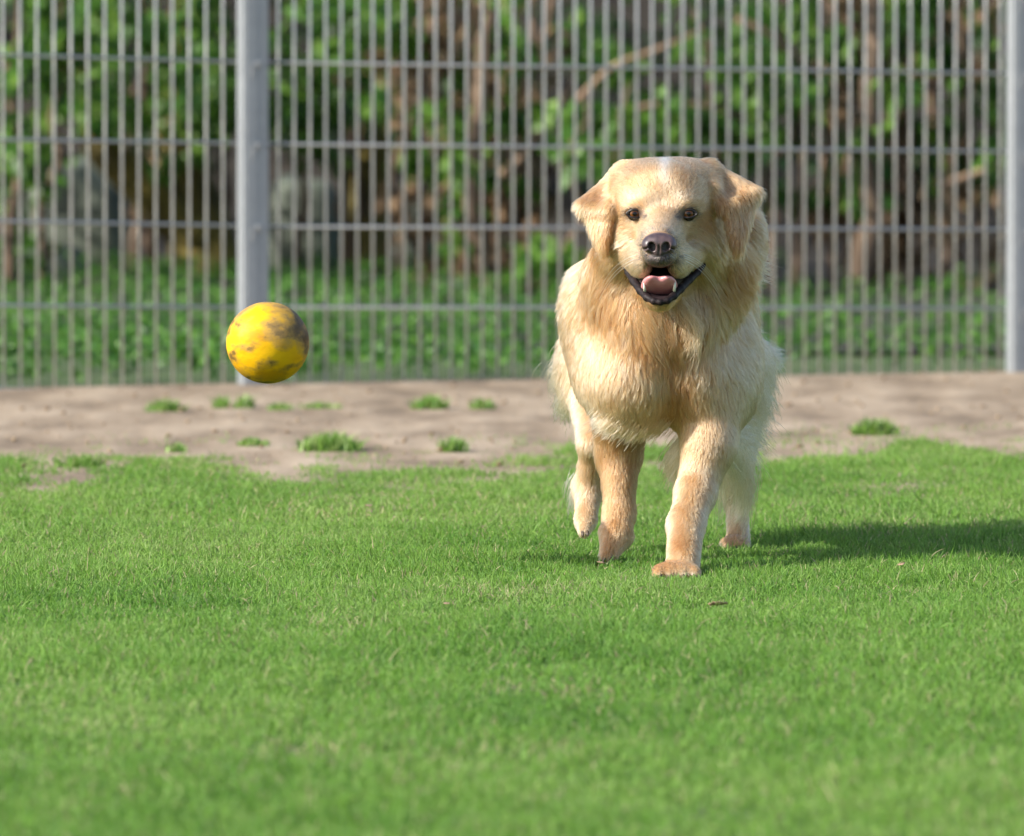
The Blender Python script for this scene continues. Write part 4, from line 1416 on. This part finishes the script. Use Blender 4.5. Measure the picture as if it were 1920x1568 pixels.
    fine('nose', [ell(1236, 456, nd, 31, 20, 22), ell(1217, 461, nd - .002, 13, 13, 18), ell(1255, 461, nd - .002, 13, 13, 18), ell(1236, 473, nd, 16, 12, 16)],
         [ell(1223, 463, nd - .018, 7, 9, 16, tilt=-25), ell(1249, 463, nd - .018, 7, 9, 16, tilt=25), ell(1236, 474, nd - .019, 1.6, 14, 6),
          ell(1207, 468, nd - .014, 8, 2.0, 14, tilt=-25), ell(1265, 468, nd - .014, 8, 2.0, 14, tilt=25)], m_nose, .0009)

    # ---- eyes
    def eye_mat():
        m, nt, b = mat_new('dog_eye')
        tcn = nt.nodes.new('ShaderNodeTexCoord')
        sp = nt.nodes.new('ShaderNodeSeparateXYZ'); nt.links.new(tcn.outputs['Object'], sp.inputs[0])
        def M(op, a_, b_):
            x = nt.nodes.new('ShaderNodeMath'); x.operation = op
            for i_, q_ in enumerate((a_, b_)):
                if isinstance(q_, (int, float)): x.inputs[i_].default_value = q_
                else: nt.links.new(q_, x.inputs[i_])
            return x.outputs[0]
        rr = M('SQRT', M('ADD', M('POWER', sp.outputs[0], 2), M('POWER', sp.outputs[2], 2)), 0)
        fac = M('DIVIDE', rr, .0125)
        c = ramp(nt, fac, [(0.0, (.004, .003, .003)), (.27, (.005, .004, .004)), (.33, (.075, .026, .006)), (.56, (.15, .056, .013)), (.64, (.012, .007, .005)), (.9, (.02, .014, .012))])
        nt.links.new(c, b.inputs['Base Color']); b.inputs['Roughness'].default_value = .07; b.inputs['Specular IOR Level'].default_value = .38
        return m
    m_eye = eye_mat()
    m_lid = simple_mat('eyelid_skin', [(.4, (.010, .007, .007)), (.7, (.024, .016, .014))], 200, .35)
    for ex, ey, sg in ((1190, 401, -1), (1291, 401, 1)):
        ed = surf_at(ex, ey, 6)
        c = P(ex, ey, ed + .0098)
        vs, fs = [], []
        nu, nvv, R = 28, 16, .0130
        for j in range(nvv + 1):
            for i in range(nu):
                th = math.pi * j / nvv; ph_ = 2 * math.pi * i / nu
                vs.append(c + R * np.array([math.sin(th) * math.cos(ph_), -math.cos(th), math.sin(th) * math.sin(ph_)]))
        for j in range(nvv):
            for i in range(nu): fs.append((j * nu + i, j * nu + (i + 1) % nu, (j + 1) * nu + (i + 1) % nu, (j + 1) * nu + i))
        eye = link_mesh('eye', vs, fs, m_eye, dog, origin=c)
        # almond rim of dark skin
        mb = MB(); rp = []; rr_ = []
        for i in range(29):
            a_ = 2 * math.pi * i / 28
            x_ = math.cos(a_) * 15.5; z_ = math.sin(a_)
            z_ = z_ * (7.9 if z_ > 0 else 6.9) * (1 - .45 * abs(math.cos(a_)) ** 3)
            if x_ * sg < 0: z_ -= 3.0 * (abs(x_) / 15.5) ** 2; x_ *= 1.12
            xx, zz = x_ * PX, z_ * PX
            q2 = R * R * 1.12 - xx * xx - zz * zz
            yy = -math.sqrt(q2) if q2 > 0 else 0
            yy = min(yy, -.0094)
            rp.append(c + np.array([xx, yy, zz])); rr_.append(.0019)
        mb.tube(rp, rr_, 7, cap=False)
        mb.build('eyelid', m_lid, eye)

    # ---- mouth
    m_lip, nt, b = mat_new('lip_skin')
    n1 = noise_tex(nt, 330, 4)
    nt.links.new(ramp(nt, n1, [(.38, (.007, .005, .005)), (.58, (.018, .011, .012)), (.72, (.06, .036, .038))]), b.inputs['Base Color'])
    b.inputs['Roughness'].default_value = .55; b.inputs['Specular IOR Level'].default_value = .2; bump(nt, b, n1, .4, .001)
    lipp = LIPP
    lr = [4, 6, 7.5, 8, 7, 6, 5.5, 6, 7, 8, 7.5, 6, 4]
    fine('lower_lip', [cone((*lipp[i], lr[i]), (*lipp[i + 1], lr[i + 1])) for i in range(len(lipp) - 1)], [], m_lip, .0012, k=.004)
    m_tongue, nt, b = mat_new('tongue')
    n1 = noise_tex(nt, 420, 2); n2 = noise_tex(nt, 40, 3)
    nt.links.new(ramp(nt, n2, [(.3, (.60, .22, .23)), (.7, (.74, .33, .34))]), b.inputs['Base Color'])
    b.inputs['Roughness'].default_value = .35; b.inputs['Subsurface Weight'].default_value = .15; b.inputs['Subsurface Radius'].default_value = (.006, .002, .002)
    bump(nt, b, n1, .3, .001)
    fine('tongue', [ell(1221, 537, 16.238, 19, 10, 42, pitch=-27), ell(1251, 537, 16.238, 19, 10, 42, pitch=-27), ell(1236, 532, 16.28, 32, 8, 40, pitch=-12)], [], m_tongue, .0012, k=.014, kc=.006)
    m_tooth = simple_mat('tooth_enamel', [(.3, (.72, .66, .52)), (.7, (.82, .78, .68))], 60, .25)
    for a_, b_, r0, r1 in [((1209, 546, 16.222), (1207, 531, 16.218), 2.8, 1.0), ((1264, 546, 16.222), (1266, 528, 16.218), 3.4, 1.1)]:
        mb = MB(); p0, p1 = P(*a_), P(*b_)
        mb.tube([p0, p0 + (p1 - p0) * .5 + np.array([0, -.001, 0]), p1], [r0 * PX, r0 * .8 * PX, r1 * PX], 8)
        mb.build('tooth', m_tooth, dog, origin=p0)
    # ---- claws
    m_claw = simple_mat('claw_horn', [(.3, (.05, .035, .025)), (.7, (.12, .085, .06))], 90, .4)
    for a_, b_ in [((1092, 998, 16.72), (1093, 1008, 16.712)), ((1101, 998, 16.725), (1102, 1006, 16.715)), ((1133, 1046, 16.505), (1130, 1056, 16.498)), ((1146, 1042, 16.512), (1143, 1052, 16.505)),
                   ((1364, 1026, 16.9), (1362, 1033, 16.888)), ((1379, 1027, 16.898), (1379, 1035, 16.885)), ((1393, 1026, 16.9), (1394, 1033, 16.888)),
                   ((1239, 1079, 16.195), (1237, 1086, 16.183)), ((1258, 1080, 16.19), (1257, 1087, 16.178)), ((1281, 1080, 16.19), (1282, 1087, 16.178)), ((1301, 1079, 16.195), (1303, 1086, 16.183))]:
        mb = MB(); mb.tube([P(*a_), (P(*a_) + P(*b_)) / 2 + np.array([0, -.001, .001]), P(*b_)], [.0032, .0026, .0008], 7)
        mb.build('claw', m_claw, dog, origin=P(*a_))
    return dog


FUR_N = 430000
build_dog()
